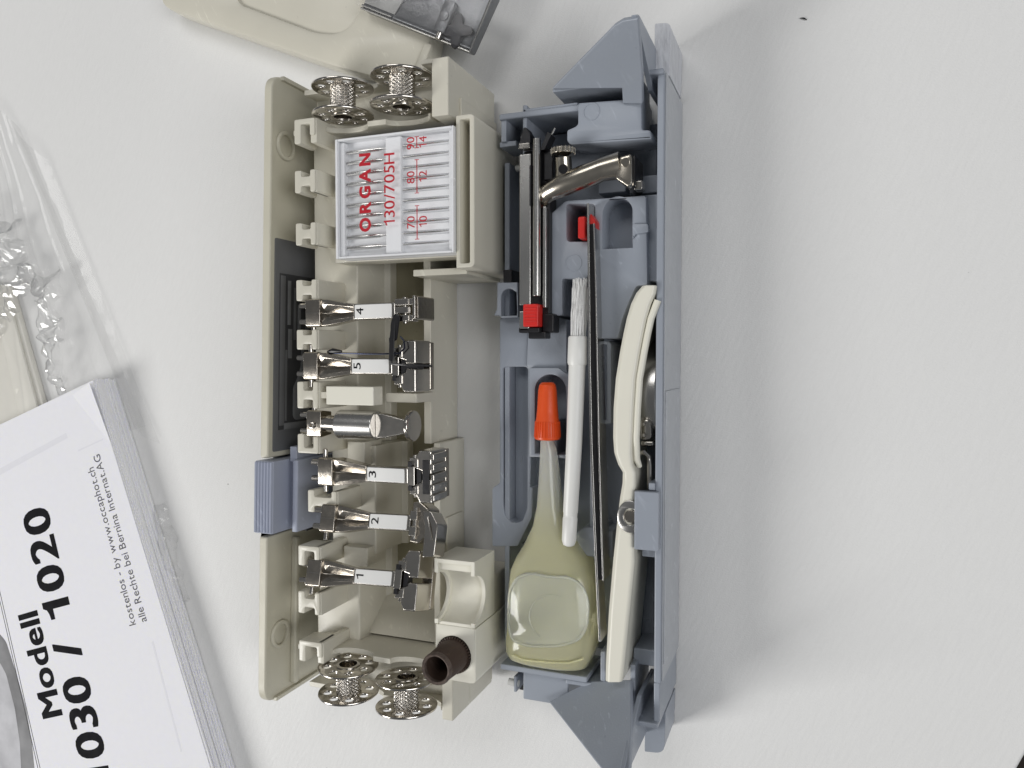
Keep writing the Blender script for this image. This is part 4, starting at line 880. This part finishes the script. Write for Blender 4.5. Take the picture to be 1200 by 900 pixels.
# ================================================================== CLEAR BAG AND WHAT IS IN IT
BG = thing('plastic_bag', (-380, 0, 0), 'crumpled clear plastic bag lying beside the manual', 'plastic bag')
def sheet(name, m, c00, c10, c11, c01, nu, nv, zf_, parent, th=None):
    vs_ = []; fs_ = []
    for j in range(nv + 1):
        for i in range(nu + 1):
            u, v = i / nu, j / nv
            p = (Vector(c00) * (1 - u) + Vector(c10) * u) * (1 - v) + (Vector(c01) * (1 - u) + Vector(c11) * u) * v
            jx = (noise.noise(Vector((p.x * 0.11, p.y * 0.11, 3.3))) * 9 + noise.noise(Vector((p.x * 0.3, p.y * 0.3, 7.3))) * 4) * th if th else 0
            jy = noise.noise(Vector((p.x * 0.12, p.y * 0.12, 9.1))) * 9 * th if th else 0
            vs_.append((p.x + jx, p.y + jy, zf_(u, v, p)))
    for j in range(nv):
        for i in range(nu):
            a = j * (nu + 1) + i; fs_.append((a, a + 1, a + nu + 2, a + nu + 1))
    return MB().add(vs_, fs_).build(name, m, parent, smooth=0 if th else 70)
def rid(p, f, s=0.0): return 1 - abs(noise.noise(Vector((p.x * f, p.y * f, s))) * 2)
def z_bag(u, v, p):
    e = min(1, 5 * u, 5 * (1 - u))
    w_ = u + 0.05 * noise.noise(Vector((v * 4, 1.7, 0))); fo = sum(a_ * math.exp(-((w_ - c_) / 0.011) ** 2) for c_, a_ in ((0.50, 0.9), (0.58, 0.6), (0.66, 1.1), (0.74, 0.7), (0.88, 1.0)))
    return 1.2 + fo * e * (0.4 + 0.6 * abs(math.sin(v * 5))) + 7.5 * math.sin(math.pi * min(1, u * 0.5 + 0.5)) * e * 0.6 + 0.8 * max(0, rid(p, 0.03, 2.0)) * e + 0.25 * rid(p, 0.12, 4)
sheet('film', FILM, (-440.8, 167.7), (-384.9, 119.6), (-301.7, -33.2), (-449.4, -66.9), 140, 90, z_bag, BG)
def z_fold(u, v, p): return 1.0 + 3.0 * math.sin(math.pi * u) + 0.3 * rid(p, 0.1, 1)
sheet('side_fold', FILM, (-390.2, 121.6), (-364.5, 100.7), (-293.1, -41.4), (-309.4, -33.6), 14, 70, z_fold, BG)
def z_cr(k):
    def f_(u, v, p):
        e = math.sin(math.pi * u) ** 0.6 * math.sin(math.pi * v) ** 0.5
        return 5.5 + e * (4.0 * rid(p, 0.035, k + 1) + 3.0 * rid(p, 0.08, k) + 2.0 * rid(p, 0.2, k + 3) + 1.0 * rid(p, 0.45, k + 6))
    return f_
sheet('crumple', FILMC, (-411.2, 83.0), (-382.0, 69.1), (-371.8, 36.9), (-414.0, 0.0), 26, 34, z_cr(1.0), BG, 1.0)
sheet('crumple', FILMC, (-369.0, 46.8), (-355.8, 43.7), (-346.6, -14.9), (-359.9, -18.1), 14, 52, z_cr(5.0), BG, 1.0)
sheet('crumple', FILMC, (-382.7, 44.8), (-373.9, 48.7), (-370.5, 38.2), (-381.7, 36.8), 18, 18, z_cr(8.0), BG, 1.0)
def z_cr2(u, v, p):
    e = math.sin(math.pi * u) * math.sin(math.pi * v) ** 0.5
    return 0.4 + e * (2.4 + 2.0 * rid(p, 0.11, 9) + 1.2 * rid(p, 0.25, 3))
sheet('crumple', FILMC, (-301.3, -71.2), (-292.0, -69.7), (-277.4, -115.0), (-284.9, -120.8), 9, 36, z_cr2, BG, 0.4)
bp_ = thing('bagged_part', (-400, 20, 0), 'flat cream plastic part inside the clear bag', 'plastic part')
plate('body', rpoly([(-428.4, 41.7), (-392.6, 38.2), (-362.2, -44.0), (-432.2, -65.7)], 2), 0.2, 3.0, BAGGED, bp_, (), 0.6)
plate('raised_edge', rpoly([(-399.5, 15.8), (-390.8, 26.8), (-370.4, -30.9), (-383.2, -40.2)], 2), 3.0, 4.6, BAGGED, bp_, (), 0.6)

# ================================================================== CREAM MACHINE PART AT THE TOP
A = thing('machine_part', (-190, 140, 0), 'cream plastic machine part with a long arm, partly cut off at the top', 'machine part')
plate('arm', rpoly([(-275.9, 178.9), (-277.8, 161.5), (-271.8, 157.5), (-189.0, 122.1), (-166.5, 113.9), (-145.4, 110.1), (-140.9, 121.2), (-135.5, 153.3), (-171.0, 159.8), (-172.8, 141.6), (-177.7, 135.8), (-184.7, 134.1), (-194.4, 136.2), (-233.3, 154.2), (-239.5, 172.2)], [1, 4, 3, 4, 4, 2, 3, 1, 1, 4, 4, 4, 4, 3, 1], 5), 0.2, 12, CREAM, A, (), 1.6)
plate('inner_web', rpoly([(-243.3, 174.4), (-241.7, 155.6), (-197.0, 132.8), (-182.7, 129.3), (-170.4, 133.0), (-166.2, 160.3)], 2), 0.15, 10.6, CREAM, A, (), 0.5)
plate('side_ridge', rpoly([(-147.6, 112.8), (-142.3, 123.6), (-139.3, 122.5), (-144.2, 111.3)], 0.5), 11.5, 13.2, CREAM, A, (), 0.4)
MB().tube([(-146.4, 118.4, 6.0), (-142.1, 126.2, 6.0)], 2.0, 8).build('black_stop', BLACK, A)

# ================================================================== GREY METAL BOX WITH CLEAR LID
X = thing('metal_part_box', (-130, 140, 12.3), 'small dark grey metal box with clear lid and cross knob', 'box')
q0, q1, q2, q3 = Vector((-168.4, 139.3)), Vector((-121.1, 115.5)), Vector((-110.3, 135.5)), Vector((-158.1, 160.7))
plate('base', rpoly([tuple(q0), tuple(q1), tuple(q2), tuple(q3)], 1), 12.4, 17, DARKM, X, (), 0.5)
def lerp(a, b): return q0 + (q1 - q0) * a + (q3 - q0) * b
plate('pale_panel', rpoly([tuple(lerp(0.01, 0.10)), tuple(lerp(0.30, 0.10)), tuple(lerp(0.38, 0.9)), tuple(lerp(0.05, 0.9))], 0.5), 17.0, 17.6, mat('pale_metal', (0.42, 0.42, 0.41), 0.45, 0.5, bump=0.4, bscale=500, var=0.15), X, (), 0.2)
for (a0_, b0_), (a1_, b1_), m_ in (((0, 0), (1, 0), STEEL), ((1, 0), (1, 1), STEEL), ((0, .05), (.28, .05), STEEL), ((.30, .05), (1, .05), DARKM)):
    p, q = lerp(a0_, b0_), lerp(a1_, b1_)
    MB().tube([(p.x, p.y, 17.5), (q.x, q.y, 17.5)], 0.45, 8).build('lid_edge', m_, X)
lidp = [tuple(lerp(-.01, -.01)), tuple(lerp(1.01, -.01)), tuple(lerp(1.01, 1)), tuple(lerp(-.01, 1))]
kc = lerp(0.80, 0.30); ku = (q3 - q0).normalized(); kv = (q1 - q0).normalized()
def kp(a, b): q = kc + kv * a + ku * b; return (q.x, q.y)
plate('lever', rpoly([kp(-6.5, -5), kp(-1.5, -5), kp(-1.5, 7), kp(-6.5, 7)], 0.8), 17, 19.5, DARKM, X, (), 0.4)
plate('lever_boss', circ(kp(-4, 1)[0], kp(-4, 1)[1], 1.9, 20), 19.5, 20.0, DARKM, X, (), 0.2)
cross = []
for k in range(40):
    a = 2 * math.pi * k / 40; r_ = 5.0 + 1.7 * math.cos(4 * a + 0.6); cross.append((kp(2.5, -2)[0] + r_ * math.cos(a), kp(2.5, -2)[1] + r_ * math.sin(a)))
plate('knob', cross, 16.9, 18.8, mat('black_knob', (0.05, 0.05, 0.055), 0.4, bump=0.2), X, (), 0.6)
MB().cyl((*kp(-3.4, -5), 19.0), (*kp(-3.4, -7.6), 19.0), 1.2, n=14).build('screw', NICKEL, X, 0.2)
plate('lid', rpoly(lidp, 0.8), 20.6, 21.1, SMOKE, X, (), 0.15)

# ================================================================== LINT
lx, ly_ = (-3.6, 116.2)
lint = MB().tube([(lx - 1.2, ly_ + 0.3, 0.35), (lx, ly_, 0.5), (lx + 1.0, ly_ - 0.6, 0.3)], [0.12, 0.28, 0.1], 7).build('lint_speck', BLACK, None, loc=(lx, ly_, 0))
tag(lint, 'tiny dark speck of lint on the bare table, top right', 'lint')
